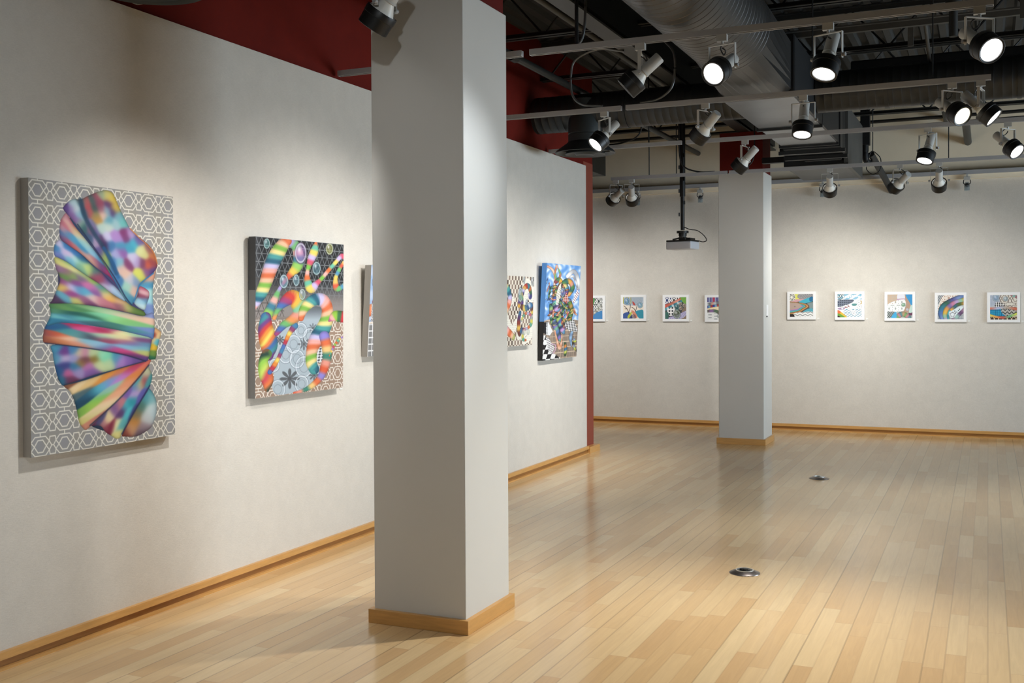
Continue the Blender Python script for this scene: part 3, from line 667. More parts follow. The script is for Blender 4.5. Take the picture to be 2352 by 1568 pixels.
A.fold(T_((1290, 1200), (1340, 1140), (1400, 1080), (1450, 1050), (1470, 1020), (1440, 1180), (1435, 1300), (1445, 1500), (1350, 1470), (1340, 1380)),
       T_((1420, 1110, 225, 160, 130), (1420, 1180, 60, 150, 200), (1425, 1260, 175, 230, 230), (1410, 1330, 150, 215, 235), (1395, 1420, 110, 140, 210), (1440, 1460, 120, 150, 215)), 80, 8, 8)
A.fold(B_((385, 300), (385, 380), (400, 480), (430, 600), (470, 685), (500, 690), (600, 660), (800, 590), (1000, 540), (1290, 460), (1050, 385), (700, 320)),
       B_((420, 340, 60, 150, 190), (430, 430, 70, 150, 190), (450, 560, 30, 90, 150), (470, 650, 30, 110, 150), (490, 370, 110, 50, 140), (495, 435, 190, 170, 215), (500, 500, 55, 60, 140), (535, 575, 200, 90, 150), (550, 640, 110, 50, 90), (590, 350, 60, 130, 190), (600, 430, 150, 150, 210), (600, 520, 40, 120, 170), (625, 560, 160, 140, 200),
          (650, 380, 215, 200, 150), (665, 470, 160, 130, 60), (690, 450, 110, 50, 80), (690, 380, 200, 120, 170), (735, 510, 190, 110, 180), (760, 560, 130, 90, 170), (770, 380, 190, 215, 160), (795, 440, 140, 110, 40), (830, 490, 200, 220, 160), (860, 410, 150, 230, 190), (930, 470, 190, 215, 160), (900, 430, 110, 220, 180), (1000, 440, 60, 150, 190), (1050, 460, 170, 120, 200), (1120, 455, 130, 90, 180), (1200, 450, 100, 70, 150)), -8, 10, 8)
A.fold(B_((1060, 1180), (1085, 1195), (1200, 1195), (1290, 1150), (1350, 1100), (1390, 1000), (1400, 920), (1390, 830), (1340, 740), (1300, 740), (1200, 900), (1110, 1060)),
       B_((1090, 1170, 130, 50, 45), (1150, 1120, 200, 150, 110), (1180, 1060, 200, 130, 50), (1200, 980, 120, 110, 80), (1250, 900, 70, 120, 110), (1300, 820, 60, 150, 170), (1350, 830, 130, 190, 200), (1340, 930, 200, 220, 222), (1300, 1010, 190, 200, 205), (1260, 1110, 150, 130, 140), (1380, 950, 170, 200, 215), (1250, 1170, 90, 70, 90)), 120, 12, 10)
A.fold(B_((750, 1085), (850, 1090), (900, 1150), (960, 1190), (1000, 1215), (1040, 1210), (1060, 1170), (1100, 1090), (1200, 920), (1300, 770), (1340, 680), (1355, 600), (1330, 540), (1300, 510), (1180, 660), (1000, 840), (850, 990)),
       B_((780, 1060, 110, 50, 90), (850, 1030, 80, 80, 130), (880, 1080, 190, 120, 130), (930, 1020, 235, 215, 160), (900, 1120, 150, 60, 80), (960, 1100, 130, 30, 60), (1010, 1080, 240, 235, 170), (1010, 1180, 225, 215, 130), (1050, 1080, 80, 170, 180), (1000, 930, 130, 90, 150), (1050, 880, 200, 120, 130), (1060, 960, 90, 50, 110), (1100, 900, 60, 180, 200), (1115, 960, 70, 190, 205), (1150, 850, 30, 150, 170), (1180, 780, 190, 150, 215), (1120, 760, 120, 90, 180), (1200, 720, 90, 130, 200), (1230, 690, 200, 190, 120), (1210, 650, 60, 170, 190), (1280, 640, 160, 60, 80), (1300, 590, 190, 200, 160), (1330, 640, 60, 160, 170), (1260, 800, 90, 90, 180), (1180, 960, 60, 70, 140)), -58, 11, 5.5)
A.fold(B_((500, 690), (550, 750), (590, 830), (625, 960), (645, 1060), (690, 1120), (718, 1125), (770, 1080), (900, 960), (1050, 820), (1180, 680), (1290, 550), (1345, 445), (1290, 455), (1000, 540), (700, 640)),
       B_((540, 700, 150, 90, 60), (600, 720, 245, 215, 160), (750, 670, 240, 200, 130), (900, 610, 235, 150, 60), (1050, 560, 220, 120, 70), (1200, 500, 190, 70, 80), (630, 800, 80, 110, 120), (650, 870, 25, 75, 105), (720, 800, 30, 85, 120), (830, 730, 80, 195, 220), (950, 650, 120, 150, 225), (1070, 600, 190, 130, 220), (1150, 540, 205, 40, 90), (660, 960, 120, 180, 70), (760, 900, 170, 220, 80), (860, 820, 130, 210, 90), (950, 740, 140, 200, 190), (680, 1040, 215, 205, 110), (760, 980, 235, 220, 160), (850, 900, 245, 215, 170), (960, 800, 240, 170, 130), (1080, 690, 235, 150, 110), (1200, 590, 225, 130, 60), (1290, 500, 225, 110, 90), (700, 1105, 225, 150, 120), (760, 1060, 215, 130, 110)), -33, 22, 4.6)
A.fold(B_((1370, 130), (1430, 165), (1442, 195), (1420, 270), (1400, 350), (1390, 430), (1365, 447), (1315, 430), (1340, 290), (1360, 160)),
       B_((1400, 170, 235, 180, 120), (1420, 210, 235, 200, 140), (1400, 280, 80, 190, 215), (1365, 200, 150, 50, 50), (1355, 260, 225, 200, 140), (1360, 320, 235, 190, 40), (1355, 390, 110, 150, 60), (1340, 430, 30, 110, 80)), 0, 6, 5)
A.fold(B_((350, 60), (340, 75), (308, 130), (295, 185), (290, 250), (310, 283), (400, 292), (700, 330), (900, 360), (1050, 390), (1180, 425), (1290, 462), (1318, 430), (1335, 340), (1355, 230), (1368, 120), (1200, 90), (900, 40), (600, 0), (400, 0)),
       B_((350, 120, 30, 90, 150), (330, 190, 120, 70, 90), (320, 245, 160, 80, 60), (400, 200, 245, 90, 40), (450, 260, 220, 130, 80), (520, 240, 245, 195, 160), (640, 290, 235, 150, 120), (740, 280, 110, 190, 220), (800, 300, 190, 210, 235), (880, 320, 60, 150, 205), (970, 345, 200, 60, 140), (1060, 365, 225, 60, 130), (1150, 400, 120, 50, 120), (1250, 440, 90, 60, 140),
          (400, 100, 30, 100, 150), (470, 60, 160, 50, 110), (600, 100, 190, 40, 90), (720, 150, 230, 80, 150), (850, 160, 190, 40, 90), (930, 140, 160, 60, 120), (560, 180, 60, 150, 160), (640, 200, 110, 180, 180), (730, 215, 60, 60, 90), (650, 60, 90, 130, 200), (800, 90, 210, 205, 235), (900, 90, 180, 180, 230), (1000, 110, 120, 140, 210), (860, 220, 160, 220, 190), (960, 220, 200, 220, 170), (1070, 190, 240, 235, 165), (1050, 230, 240, 225, 160), (920, 250, 160, 60, 100), (1080, 265, 190, 110, 120), (1200, 200, 130, 195, 170), (1280, 190, 190, 215, 165), (1150, 290, 110, 110, 190), (1260, 260, 120, 70, 130), (1130, 330, 120, 180, 220), (1250, 330, 110, 180, 200), (1280, 380, 190, 200, 110), (1310, 300, 90, 150, 190), (1330, 170, 80, 130, 190)), 10, 22, 4.6)
A.fold(T_((385, 1370), (378, 1420), (385, 1480), (370, 1530), (350, 1600), (500, 1570), (800, 1600), (1100, 1650), (1380, 1715), (1445, 1725), (1445, 1475), (1330, 1500), (1180, 1470), (900, 1410), (600, 1370)),
       T_((410, 1400, 70, 130, 80), (420, 1450, 80, 150, 110), (520, 1410, 110, 170, 90), (650, 1420, 70, 140, 90), (760, 1410, 130, 190, 120), (880, 1430, 150, 215, 165), (1000, 1450, 190, 215, 170), (420, 1500, 100, 190, 200), (560, 1500, 60, 140, 170), (600, 1480, 25, 90, 90), (480, 1550, 40, 130, 170), (700, 1520, 90, 190, 180), (800, 1500, 35, 100, 80), (900, 1500, 130, 225, 175), (1050, 1530, 140, 225, 150), (1150, 1550, 130, 200, 110), (1250, 1580, 120, 200, 130), (1200, 1500, 215, 200, 175), (1300, 1530, 235, 195, 165), (1420, 1560, 235, 190, 170), (1400, 1490, 130, 150, 215), (850, 1580, 60, 110, 130), (1000, 1600, 60, 130, 120), (700, 1600, 110, 140, 200), (1250, 1650, 70, 150, 160), (1400, 1650, 110, 140, 215), (1350, 1700, 90, 130, 205)), 9, 24, 4)
A.fold(T_((430, 895), (428, 960), (440, 1020), (470, 1080), (480, 1140), (455, 1210), (430, 1270), (400, 1340), (385, 1372), (600, 1372), (900, 1405), (1180, 1465), (1330, 1500), (1360, 1480), (1330, 1445), (1220, 1395), (1130, 1330), (950, 1210), (760, 1090), (560, 950)),
       T_((460, 925, 215, 210, 120), (520, 960, 225, 220, 125), (620, 1010, 230, 225, 150), (720, 1080, 190, 220, 130), (830, 1150, 160, 200, 90), (560, 940, 130, 220, 150), (470, 1020, 150, 110, 150), (560, 1060, 150, 90, 130), (600, 1085, 130, 190, 80), (540, 1100, 100, 150, 70), (700, 1110, 120, 90, 140), (510, 1200, 225, 190, 90), (500, 1150, 150, 70, 140), (600, 1210, 205, 185, 235), (640, 1160, 140, 70, 150), (670, 1230, 80, 150, 200), (780, 1190, 215, 110, 170), (820, 1210, 190, 110, 180), (740, 1250, 80, 175, 215), (850, 1250, 130, 80, 160), (900, 1210, 70, 150, 190), (600, 1270, 150, 60, 140), (520, 1310, 90, 170, 200), (450, 1330, 80, 50, 90), (660, 1350, 205, 205, 110), (740, 1340, 160, 100, 140), (820, 1320, 225, 190, 185), (780, 1370, 120, 60, 110), (960, 1280, 235, 215, 160), (1000, 1310, 235, 165, 60), (930, 1240, 130, 170, 90), (900, 1350, 200, 120, 140), (980, 1390, 190, 110, 130), (1080, 1340, 225, 180, 130), (1100, 1400, 150, 90, 110), (1180, 1420, 190, 190, 110), (1250, 1450, 90, 130, 60), (1060, 1290, 80, 70, 60)), 27, 13, 6)
A.fold(T_((460, 722), (425, 770), (416, 830), (425, 880), (470, 905), (560, 950), (640, 1010), (760, 1090), (900, 1180), (1000, 1260), (1110, 1330), (1150, 1345), (1120, 1280), (940, 1080), (820, 990), (700, 870), (590, 790), (500, 725)),
       T_((460, 750, 200, 195, 235), (450, 810, 60, 140, 205), (520, 850, 205, 185, 230), (570, 860, 215, 190, 230), (480, 880, 110, 130, 210), (560, 800, 50, 130, 205), (640, 850, 50, 120, 200), (580, 920, 110, 190, 220), (640, 920, 170, 225, 225), (700, 950, 130, 200, 180), (740, 990, 205, 225, 130), (700, 990, 120, 180, 150), (780, 1020, 190, 215, 110), (700, 920, 30, 100, 150), (830, 1050, 60, 120, 130), (860, 1090, 170, 70, 100), (900, 1120, 150, 60, 90), (960, 1160, 130, 90, 150), (1020, 1210, 170, 200, 235), (1080, 1270, 150, 190, 225), (960, 1200, 190, 190, 225), (1000, 1140, 60, 60, 130)), 40, 11, 5)
A.fold(T_((545, 440), (505, 480), (480, 540), (472, 640), (488, 715), (560, 770), (700, 865), (820, 975), (930, 1060), (1000, 1110), (1120, 1260), (1135, 1290), (1080, 1180), (950, 990), (850, 850), (740, 710), (640, 590), (575, 490)),
       T_((530, 480, 200, 130, 150), (560, 530, 225, 175, 170), (520, 560, 200, 110, 130), (500, 600, 205, 140, 160), (590, 590, 215, 160, 150), (640, 620, 225, 195, 130), (620, 560, 205, 80, 120), (680, 680, 215, 205, 170), (740, 760, 170, 215, 210), (820, 850, 130, 190, 225), (720, 760, 120, 190, 210), (500, 660, 80, 120, 180), (560, 670, 80, 140, 190), (620, 720, 70, 160, 205), (700, 800, 50, 140, 195), (500, 710, 110, 80, 140), (560, 740, 190, 80, 110), (640, 800, 215, 110, 110), (720, 870, 225, 160, 150), (800, 930, 215, 165, 150), (850, 950, 190, 110, 120), (900, 990, 80, 60, 130), (960, 1050, 160, 50, 110), (1000, 1080, 190, 40, 100), (900, 920, 70, 150, 200), (1050, 1160, 120, 60, 140)), 47, 14, 4.5)
A.fold(T_((512, 405), (530, 360), (570, 320), (625, 297), (690, 302), (770, 262), (860, 225), (940, 206), (1010, 228), (1052, 300), (1095, 400), (1150, 510), (1200, 600), (1270, 670), (1345, 725), (1420, 800), (1465, 890), (1483, 970), (1470, 1015), (1435, 1060), (1380, 1112), (1325, 1145), (1290, 1200), (1275, 1290), (1240, 1355), (1215, 1388), (1180, 1365), (1140, 1320), (1080, 1215), (1000, 1080), (930, 960), (850, 845), (760, 720), (690, 620), (600, 510)),
       T_((540, 400, 90, 60, 140), (600, 470, 130, 90, 160), (650, 520, 140, 90, 170), (620, 350, 170, 205, 215), (640, 400, 195, 215, 220), (670, 460, 130, 180, 205), (600, 400, 140, 120, 180), (680, 550, 130, 170, 150), (700, 340, 40, 100, 130), (730, 430, 40, 90, 120), (720, 600, 50, 100, 110), (740, 330, 190, 90, 90), (760, 380, 195, 70, 80), (780, 430, 190, 85, 90), (700, 310, 130, 110, 100), (820, 310, 60, 100, 100), (830, 390, 60, 90, 90), (850, 290, 170, 70, 95), (880, 350, 150, 60, 90), (900, 400, 150, 90, 110), (860, 500, 205, 145, 60), (850, 470, 130, 130, 90), (920, 460, 225, 185, 165), (900, 250, 150, 170, 140), (960, 260, 205, 195, 110), (1000, 300, 225, 195, 70), (1040, 390, 225, 195, 70), (980, 350, 90, 50, 110), (1020, 420, 70, 50, 120), (960, 420, 130, 170, 190), (980, 520, 90, 160, 185), (1080, 480, 110, 170, 190), (1120, 540, 100, 190, 190), (900, 600, 175, 205, 200), (980, 580, 190, 210, 200), (1060, 560, 150, 190, 200), (800, 560, 110, 110, 160), (840, 640, 90, 90, 150), (780, 700, 60, 90, 130), (860, 730, 170, 150, 190), (800, 620, 130, 90, 120),
          (960, 690, 195, 190, 230), (1040, 670, 170, 130, 205), (1080, 700, 170, 130, 205), (1140, 650, 130, 50, 110), (1160, 690, 120, 60, 120), (1200, 660, 180, 150, 210), (900, 720, 70, 40, 90), (940, 770, 60, 40, 90), (1000, 780, 60, 120, 180), (1100, 780, 60, 150, 190), (1240, 750, 60, 175, 205), (1200, 790, 60, 160, 195), (1110, 840, 140, 90, 170), (1060, 860, 160, 160, 215), (1310, 830, 210, 215, 150), (1350, 860, 205, 205, 130), (940, 880, 150, 175, 90), (960, 930, 140, 170, 90), (900, 850, 90, 80, 150), (1020, 950, 50, 110, 180), (1090, 950, 120, 180, 205), (1180, 970, 130, 60, 110), (1230, 910, 195, 190, 225), (1270, 940, 170, 150, 205), (1390, 980, 215, 90, 60), (1420, 950, 150, 60, 70), (1330, 960, 120, 60, 100), (1300, 1070, 215, 220, 90), (1320, 1090, 200, 210, 90), (1370, 1060, 130, 80, 140), (1430, 1040, 80, 60, 140), (1150, 1060, 225, 185, 165), (1120, 1020, 215, 175, 165), (1200, 1130, 190, 190, 205), (1180, 1200, 150, 205, 190), (1240, 1240, 215, 175, 160), (1080, 1130, 60, 120, 180), (1150, 1290, 90, 160, 180), (1200, 1340, 60, 140, 180), (1260, 1150, 120, 150, 190), (1440, 880, 200, 110, 60), (1400, 820, 150, 90, 90), (1280, 720, 110, 90, 160)), 62, 9, 7)
# creases and hems
A.stroke(T_((690, 305), (705, 380), (730, 470), (780, 570), (860, 700), (930, 800), (1000, 930), (1060, 1060)), 9, (28, 62, 92), soft=5, k=.75)
A.stroke(T_((930, 800), (990, 900), (1040, 1000), (1080, 1100)), 7, (20, 90, 160), soft=4, k=.6)
A.stroke(T_((660, 560), (760, 700), (860, 840), (1000, 1040), (1080, 1170), (1150, 1300), (1215, 1385)), 3, (30, 45, 85), soft=2, k=.8)
A.stroke(T_((1200, 600), (1290, 690), (1380, 770), (1450, 860), (1480, 960)), 2.5, (205, 120, 60), soft=1.2, k=.8)
A.stroke(T_((1440, 1060), (1330, 1145), (1290, 1200), (1240, 1355)), 3, (30, 120, 190), soft=1.5, k=.8)
A.fold(T_((1300, 1195), (1385, 1240), (1440, 1100), (1380, 1150), (1345, 1440), (1240, 1365), (1275, 1300))[:1]+T_((1385, 1235), (1400, 1290), (1375, 1370), (1345, 1438), (1245, 1372), (1280, 1290)),
       T_((1330, 1210, 205, 100, 130), (1340, 1260, 225, 175, 185), (1330, 1300, 150, 60, 90), (1300, 1350, 150, 205, 230), (1330, 1410, 190, 225, 235), (1370, 1340, 90, 160, 210)), 20, 12, 5)
A.stroke(B_((310, 283), (700, 330), (1050, 392), (1290, 462)), 2.5, (30, 40, 80), soft=2, k=.75)
A.stroke(B_((500, 690), (700, 640), (1000, 540), (1290, 460)), 2.5, (20, 50, 90), soft=2, k=.75)
A.stroke(B_((750, 1085), (1000, 860), (1180, 670), (1320, 500)), 3, (30, 40, 80), soft=2.5, k=.8)
A.stroke(B_((1060, 1170), (1190, 940), (1330, 700)), 3, (30, 40, 90), soft=2.5, k=.8)
painting('large canvas of a fanned multicoloured cloth on grey lattice, nearest the viewer', 3.325, .882, 2.063, 1.19, A, edge='edgegrey', gain=GAIN)

# --- ribbons over triangles and lattice
RB = [(236, 110, 60), (245, 190, 150), (130, 195, 70), (250, 225, 140), (70, 165, 165), (35, 100, 130), (200, 190, 235), (250, 170, 160)]
RB2 = [(235, 100, 50), (90, 190, 150), (250, 205, 80), (150, 130, 210), (220, 60, 90), (140, 200, 80)]
RB3 = [(70, 110, 190), (200, 50, 70), (240, 140, 50), (245, 215, 90), (150, 60, 110), (60, 130, 180)]
A = Art(.885, .9, 300, [(141, 57), (914, 130), (906, 1392), (134, 1465)], 4)
v = A.V/A.h; u = A.U/A.w
g_ = np.clip((v-.24)/.2, 0, 1)[..., None]
A.C = np.where(v[..., None] < .52, np.array((26, 28, 32))/255.*(1-g_)+np.array((132, 134, 140))/255.*g_, np.array((160, 132, 112))/255.)
k_ = np.clip((v-.30)/.03, 0, 1)*np.clip((.36-v)/.03, 0, 1)*.0; A.put(np.clip((.06-u)/.05, 0, 1)*.5*(v < .4), (112, 114, 120))
A.put(np.clip((v-.30)/.1, 0, 1)*(v < .55)*.45, (150, 132, 120))
ph = .046; pw = .054; row = np.floor(A.V/ph); f = (A.V/ph) % 1; s_ = (A.U/pw+.5*(row % 2)) % 1
l1 = np.abs(((s_-f*.5) % 1)-.5); l2 = np.abs(((s_+f*.5) % 1)-.5); d1 = (.5-l1)*pw*.85; d2 = (.5-l2)*pw*.85; d3 = np.minimum(f, 1-f)*ph
tri = np.clip((.0024-np.minimum(np.minimum(d1, d2), d3))/.002+.5, 0, 1)
fade = np.clip((.42-v)/.12, .25, 1)*(v < .54)
A.put(tri*fade*.8, (140, 145, 150))
A.put(tri*(u < .3)*(v > .25)*(v < .5)*.7, (60, 52, 48))
A.lattice(.133, .1, (238, 232, 222), .025, .3, .45, mask=(v > .505)*1.)
A.put(np.clip((v-.49)/.02, 0, 1)*np.clip((.53-v)/.02, 0, 1)*.6, (120, 105, 96))
tile = [(600, 700), (660, 670), (720, 690), (735, 760), (700, 860), (640, 960), (600, 1060), (600, 1180), (690, 1190), (735, 1270), (640, 1340), (560, 1400), (470, 1425), (320, 1435), (280, 1360), (300, 1260), (250, 1215), (245, 1130), (320, 1040), (320, 930), (360, 860), (430, 825), (490, 850), (550, 770)]
a, D = A.inside(catmull(tile, 4)); A.put(a, (168, 184, 196))
sub = A.C.copy()
def flower(cx, cy, r, n, c1, c2):
    dx, dy = A.X-cx, A.Y-cy; q = np.hypot(dx, dy*1.0)/r; th = np.arctan2(dy, dx); pet = np.abs(np.cos(th*n/2))
    A.put(a*np.clip(((.95*pet**.7+.05)-q)*8, 0, 1)*(q > .12)*(q < 1), c1); A.put(a*np.clip((.22-q)*12, 0, 1), c2)
flower(435, 1300, 95, 8, (92, 98, 104), (80, 84, 88)); flower(560, 1000, 60, 8, (110, 118, 126), (90, 96, 100)); flower(650, 1275, 55, 8, (104, 108, 114), (90, 90, 96)); flower(350, 960, 45, 8, (95, 98, 104), (90, 92, 96)); flower(640, 860, 45, 8, (118, 128, 138), (90, 96, 100))
for cx, cy, r in ((400, 1090, 55), (535, 880, 48), (500, 1130, 60), (330, 1390, 60), (560, 1200, 70), (470, 1000, 60), (610, 930, 50), (300, 1180, 40), (540, 1350, 55), (690, 1100, 50)):
    q = np.hypot(A.X-cx, (A.Y-cy)*.8); A.put(a*np.clip((4.5-np.abs(q-r))/3, 0, 1)*.9, (214, 224, 232)); A.put(a*np.clip((2.5-np.abs(q-r-8))/3, 0, 1)*.8, (88, 98, 108)); A.put(a*np.clip((3-np.abs(q-r*.55))/3, 0, 1)*.7, (104, 114, 124))
A.put(a*np.clip((790-A.Y)/90, 0, 1)*.9, (96, 104, 112)); A.put(a*np.clip((700-A.Y+(A.X-680)*.2)/40, 0, 1)*.6, (70, 76, 84))
a, D = A.inside(catmull([(640, 1130), (700, 960), (740, 1020), (745, 1120), (700, 1165), (650, 1160)], 4)); A.put(a, (214, 220, 226)); A.put(a*np.clip((np.sin(A.X/9+A.Y/7)*np.sin(A.Y/9-A.X/11))*4, 0, 1), (80, 84, 92))
R = A.ribbon
R([(385, 95, 30), (450, 110, 80), (500, 160, 85), (515, 260, 95), (495, 330, 90), (445, 385, 60), (400, 440, 34), (350, 510, 30), (312, 590, 56), (270, 680, 76), (228, 770, 90)], [(215, 80, 110), (170, 150, 220), (110, 190, 110), (245, 175, 165), (60, 130, 160), (150, 210, 90), (240, 200, 70), (225, 90, 60)], 60)
R([(420, 100, 70), (380, 130, 110), (320, 220, 130), (270, 330, 124), (230, 450, 110), (190, 550, 100), (155, 630, 60), (120, 690, 30)], RB, 44, slant=.3)
R([(228, 760, 90), (225, 850, 130), (240, 930, 155), (255, 1010, 150), (245, 1090, 100)], [(60, 150, 160), (120, 60, 140), (220, 60, 60), (245, 150, 50), (250, 220, 90), (240, 120, 60), (60, 110, 180)], 46, slant=.9, soft=.7)
R([(235, 1080, 90), (205, 1140, 80), (215, 1230, 110), (240, 1310, 110), (235, 1390, 40)], [(35, 70, 60), (150, 210, 70), (200, 225, 90), (220, 70, 80), (240, 120, 60)], 70, slant=1.0, soft=.8)
R([(260, 1240, 40), (300, 1180, 44), (340, 1110, 34), (385, 1010, 34), (430, 910, 40), (480, 840, 60)], RB3, 42)
R([(300, 770, 36), (330, 700, 44), (390, 630, 90), (460, 590, 130), (505, 640, 130), (510, 730, 100), (450, 790, 80), (385, 830, 66), (320, 905, 40)], [(240, 150, 80), (110, 190, 110), (70, 110, 190), (170, 60, 120), (225, 60, 50), (245, 190, 60), (130, 205, 160), (240, 150, 130)], 62, slant=.6, soft=.6)
R([(668, 110, 20), (655, 180, 70), (625, 260, 66), (595, 350, 34), (592, 440, 56), (625, 510, 90), (680, 465, 46), (730, 415, 34), (780, 355, 34), (840, 290, 34), (895, 230, 40), (912, 240, 40)], [(240, 110, 50), (100, 195, 165), (250, 215, 90), (200, 180, 235), (225, 80, 110), (120, 200, 70), (245, 175, 170)], 46)
R([(914, 285, 26), (870, 360, 34), (842, 430, 36), (850, 510, 60), (890, 510, 40), (912, 490, 40)], [(245, 190, 90), (230, 90, 60), (110, 195, 110), (80, 150, 190), (250, 205, 80)], 38)
R([(535, 775, 50), (560, 695, 80), (640, 620, 100), (720, 615, 110), (765, 680, 100), (765, 770, 110), (735, 860, 130), (670, 960, 130), (630, 1060, 100), (625, 1160, 100), (650, 1225, 90)], RB, 46, slant=.4)
R([(740, 935, 90), (760, 1020, 90), (765, 1120, 80), (745, 1200, 80), (710, 1290, 60), (640, 1360, 50), (560, 1405, 34), (470, 1425, 16)], [(140, 130, 220), (240, 110, 60), (245, 200, 120), (60, 140, 120), (240, 150, 130), (235, 90, 50)], 60)
R([(785, 800, 20), (830, 765, 90), (870, 762, 100), (915, 770, 100)], [(190, 90, 140), (250, 170, 165), (150, 205, 60), (60, 120, 70), (220, 50, 60)], 34)
R([(785, 1110, 8), (830, 1020, 22), (870, 970, 20), (905, 945, 14)], RB2, 22)
for b in ((237, 120, 28, 46, (110, 190, 190)), (533, 203, 52, 92, (170, 120, 200)), (788, 168, 33, 51, (190, 190, 90)), (673, 338, 37, 60, (90, 150, 170)), (385, 450, 38, 62, (110, 170, 200)), (494, 440, 28, 52, (120, 175, 195)), (547, 565, 28, 50, (150, 180, 180))): A.bubble(*b)
painting('square canvas of rainbow ribbons and bubbles over black triangles and brown lattice', 4.85, .885, 1.903, .9, A, lean=.013, edge='edgedark', edge2='edgemid', split=.33, gain=GAIN)

# --- mostly hidden canvas behind the column
A = Art(.86, .6, 220, [(0, 0), (86, 0), (86, 60), (0, 60)], 5); v = A.V/A.h
A.C[:] = np.array((150, 180, 220))/255.; A.put(np.clip(np.sin(A.X*.5+1)*np.sin(A.Y*.4)*1.5, 0, 1)*(v < .6)*.6, (205, 215, 235))
a, D = A.inside([(3, 24), (6, 18), (14, 17), (30, 22), (40, 30), (20, 36), (4, 30)]); A.put(a, (130, 50, 60)); A.put(a*np.clip((A.Y-24)/6, 0, 1), (40, 80, 160))
A.ribbon([(-1, 30, 8), (8, 29, 8), (16, 33, 8), (30, 30, 10), (60, 40, 12), (86, 30, 10)], RB, 6)
a, D = A.inside([(3, 25), (7, 24), (8, 39), (2, 38)]); A.put(a, (235, 235, 235)); A.put(a*(np.sin(A.Y*6+np.abs((A.X % 2)-1)*4) > 0), (40, 60, 90))
A.put((v > .62)*1., (128, 128, 128)); A.put((v > .62)*(v < .64)*1., (230, 215, 200)); A.put(((v > .64) & (((A.U % .045) < .007) | ((A.V % .043) < .007)))*1., (232, 232, 234))
A.bubble(6, 11, 4, 4, (90, 120, 170))
painting('canvas with blue top and grid bottom, mostly hidden behind the near column', 6.03, .86, 1.785, .6, A, lean=.035, edge='edgegrey', gain=GAIN)

# --- checks and dotted swirls
A = Art(.78, .6, 230, [(-440, 255), (388, 283), (352, 1210), (-440, 1235)], 6)
cx = np.floor(A.U/.0325).astype(int); cyy = np.floor(A.V/.037).astype(int); c_ = (cx+cyy) % 2; h_ = ((cx*7+cyy*13) % 5)/5.
A.C = np.where(c_[..., None] == 0, np.array((232, 222, 204))/255., (np.array((92, 74, 64))+np.array((84, 76, 68))*h_[..., None])/255.)
for pts in ([(120, 680, 90), (180, 560, 120), (250, 500, 130), (330, 600, 90), (350, 460, 80), (250, 330, 60), (150, 380, 60)], [(60, 1100, 90), (200, 1050, 120), (330, 980, 110), (300, 1100, 100), (180, 1170, 80)], [(30, 820, 60), (110, 860, 70), (60, 950, 80)], [(-100, 600, 90), (-250, 800, 120), (-100, 1000, 110), (0, 900, 80)]):
    P = catmull(pts, 6, False); P[:, 2] /= 2; d, S, W_, G = A.path(P); a = np.clip((W_-d)/4+.5, 0, 1); A.put(a, (240, 236, 222)); A.put(a*(np.hypot((A.X % 20)-10, (A.Y % 26)-13) < 2.4), (90, 80, 75))
R = A.ribbon
R([(130, 520, 60), (150, 460, 70), (210, 410, 80), (270, 420, 80), (300, 480, 70), (300, 560, 80), (260, 520, 30)], [(60, 60, 130), (200, 190, 230), (230, 170, 80), (190, 60, 50), (60, 130, 150), (210, 110, 60), (60, 110, 70)], 50, slant=.4)
R([(110, 520, 60), (110, 650, 80), (70, 560, 60), (50, 690, 50)], [(240, 180, 60), (120, 180, 110), (90, 60, 140)], 60, soft=.7)
R([(120, 700, 80), (180, 720, 90), (250, 700, 90), (320, 680, 80), (345, 760, 60), (335, 820, 40)], [(110, 70, 60), (235, 200, 90), (90, 130, 140), (50, 90, 140), (190, 200, 215), (60, 120, 170)], 45, slant=.3)
R([(80, 780, 60), (55, 880, 70), (60, 1000, 80), (80, 1070, 60), (120, 1000, 50)], [(60, 110, 150), (90, 60, 110), (150, 60, 50), (235, 190, 80), (120, 60, 50)], 70, soft=.6)
R([(100, 900, 30), (180, 800, 36), (260, 790, 36), (330, 830, 50), (330, 930, 60), (250, 990, 40), (160, 1020, 40), (150, 1130, 50), (220, 1150, 30)], [(160, 165, 170), (225, 210, 80), (90, 170, 150), (230, 110, 60), (170, 175, 210), (200, 90, 110)], 52)
R([(-400, 500, 80), (-250, 420, 100), (-150, 600, 90), (-300, 900, 120), (-60, 1100, 90)], RB, 60)
for b in ((160, 325, 24, 58, (150, 165, 170)), (352, 345, 36, 66, (150, 160, 165)), (80, 530, 46, 105, (120, 165, 185)), (222, 640, 26, 42, (130, 160, 190)), (180, 1040, 24, 40, (215, 220, 190)), (265, 1040, 30, 40, (215, 220, 195))): A.bubble(*b)
painting('canvas of beige and brown checks with dotted swirls, just right of the near column', 8.02, .78, 1.772, .603, A, lean=.026, edge='edgegrey', gain=GAIN)

# --- dense twisting ribbons over blue sky and tiled floor
A = Art(.885, .892, 210, [(579, 84), (1037, 133), (1013, 1387), (513, 1423)], 7)
sk = .5+.5*np.sin(A.X/24+np.sin(A.Y/31)*1.7)*np.sin(A.Y/37+np.sin(A.X/19))
A.C = (np.array((84, 146, 220))*(1-sk[..., None]**2)+np.array((226, 238, 250))*sk[..., None]**2)/255.
a, D = A.inside([(510, 860), (700, 800), (1030, 860), (1030, 1400), (500, 1430)]); A.put(a, (128, 112, 100)); A.put(a*(((A.U % .032) < .006) | ((A.V % .052) < .007)), (214, 188, 160))
a, D = A.inside([(520, 870), (600, 870), (660, 1000), (620, 1060), (560, 1040), (500, 1000)]); A.put(a, (226, 228, 230)); A.put(a*(A.X < 566), (30, 30, 34)); A.put(a*(np.sin(A.Y/3.2) > 0)*(A.X > 566)*(A.X < 590), (40, 40, 44))
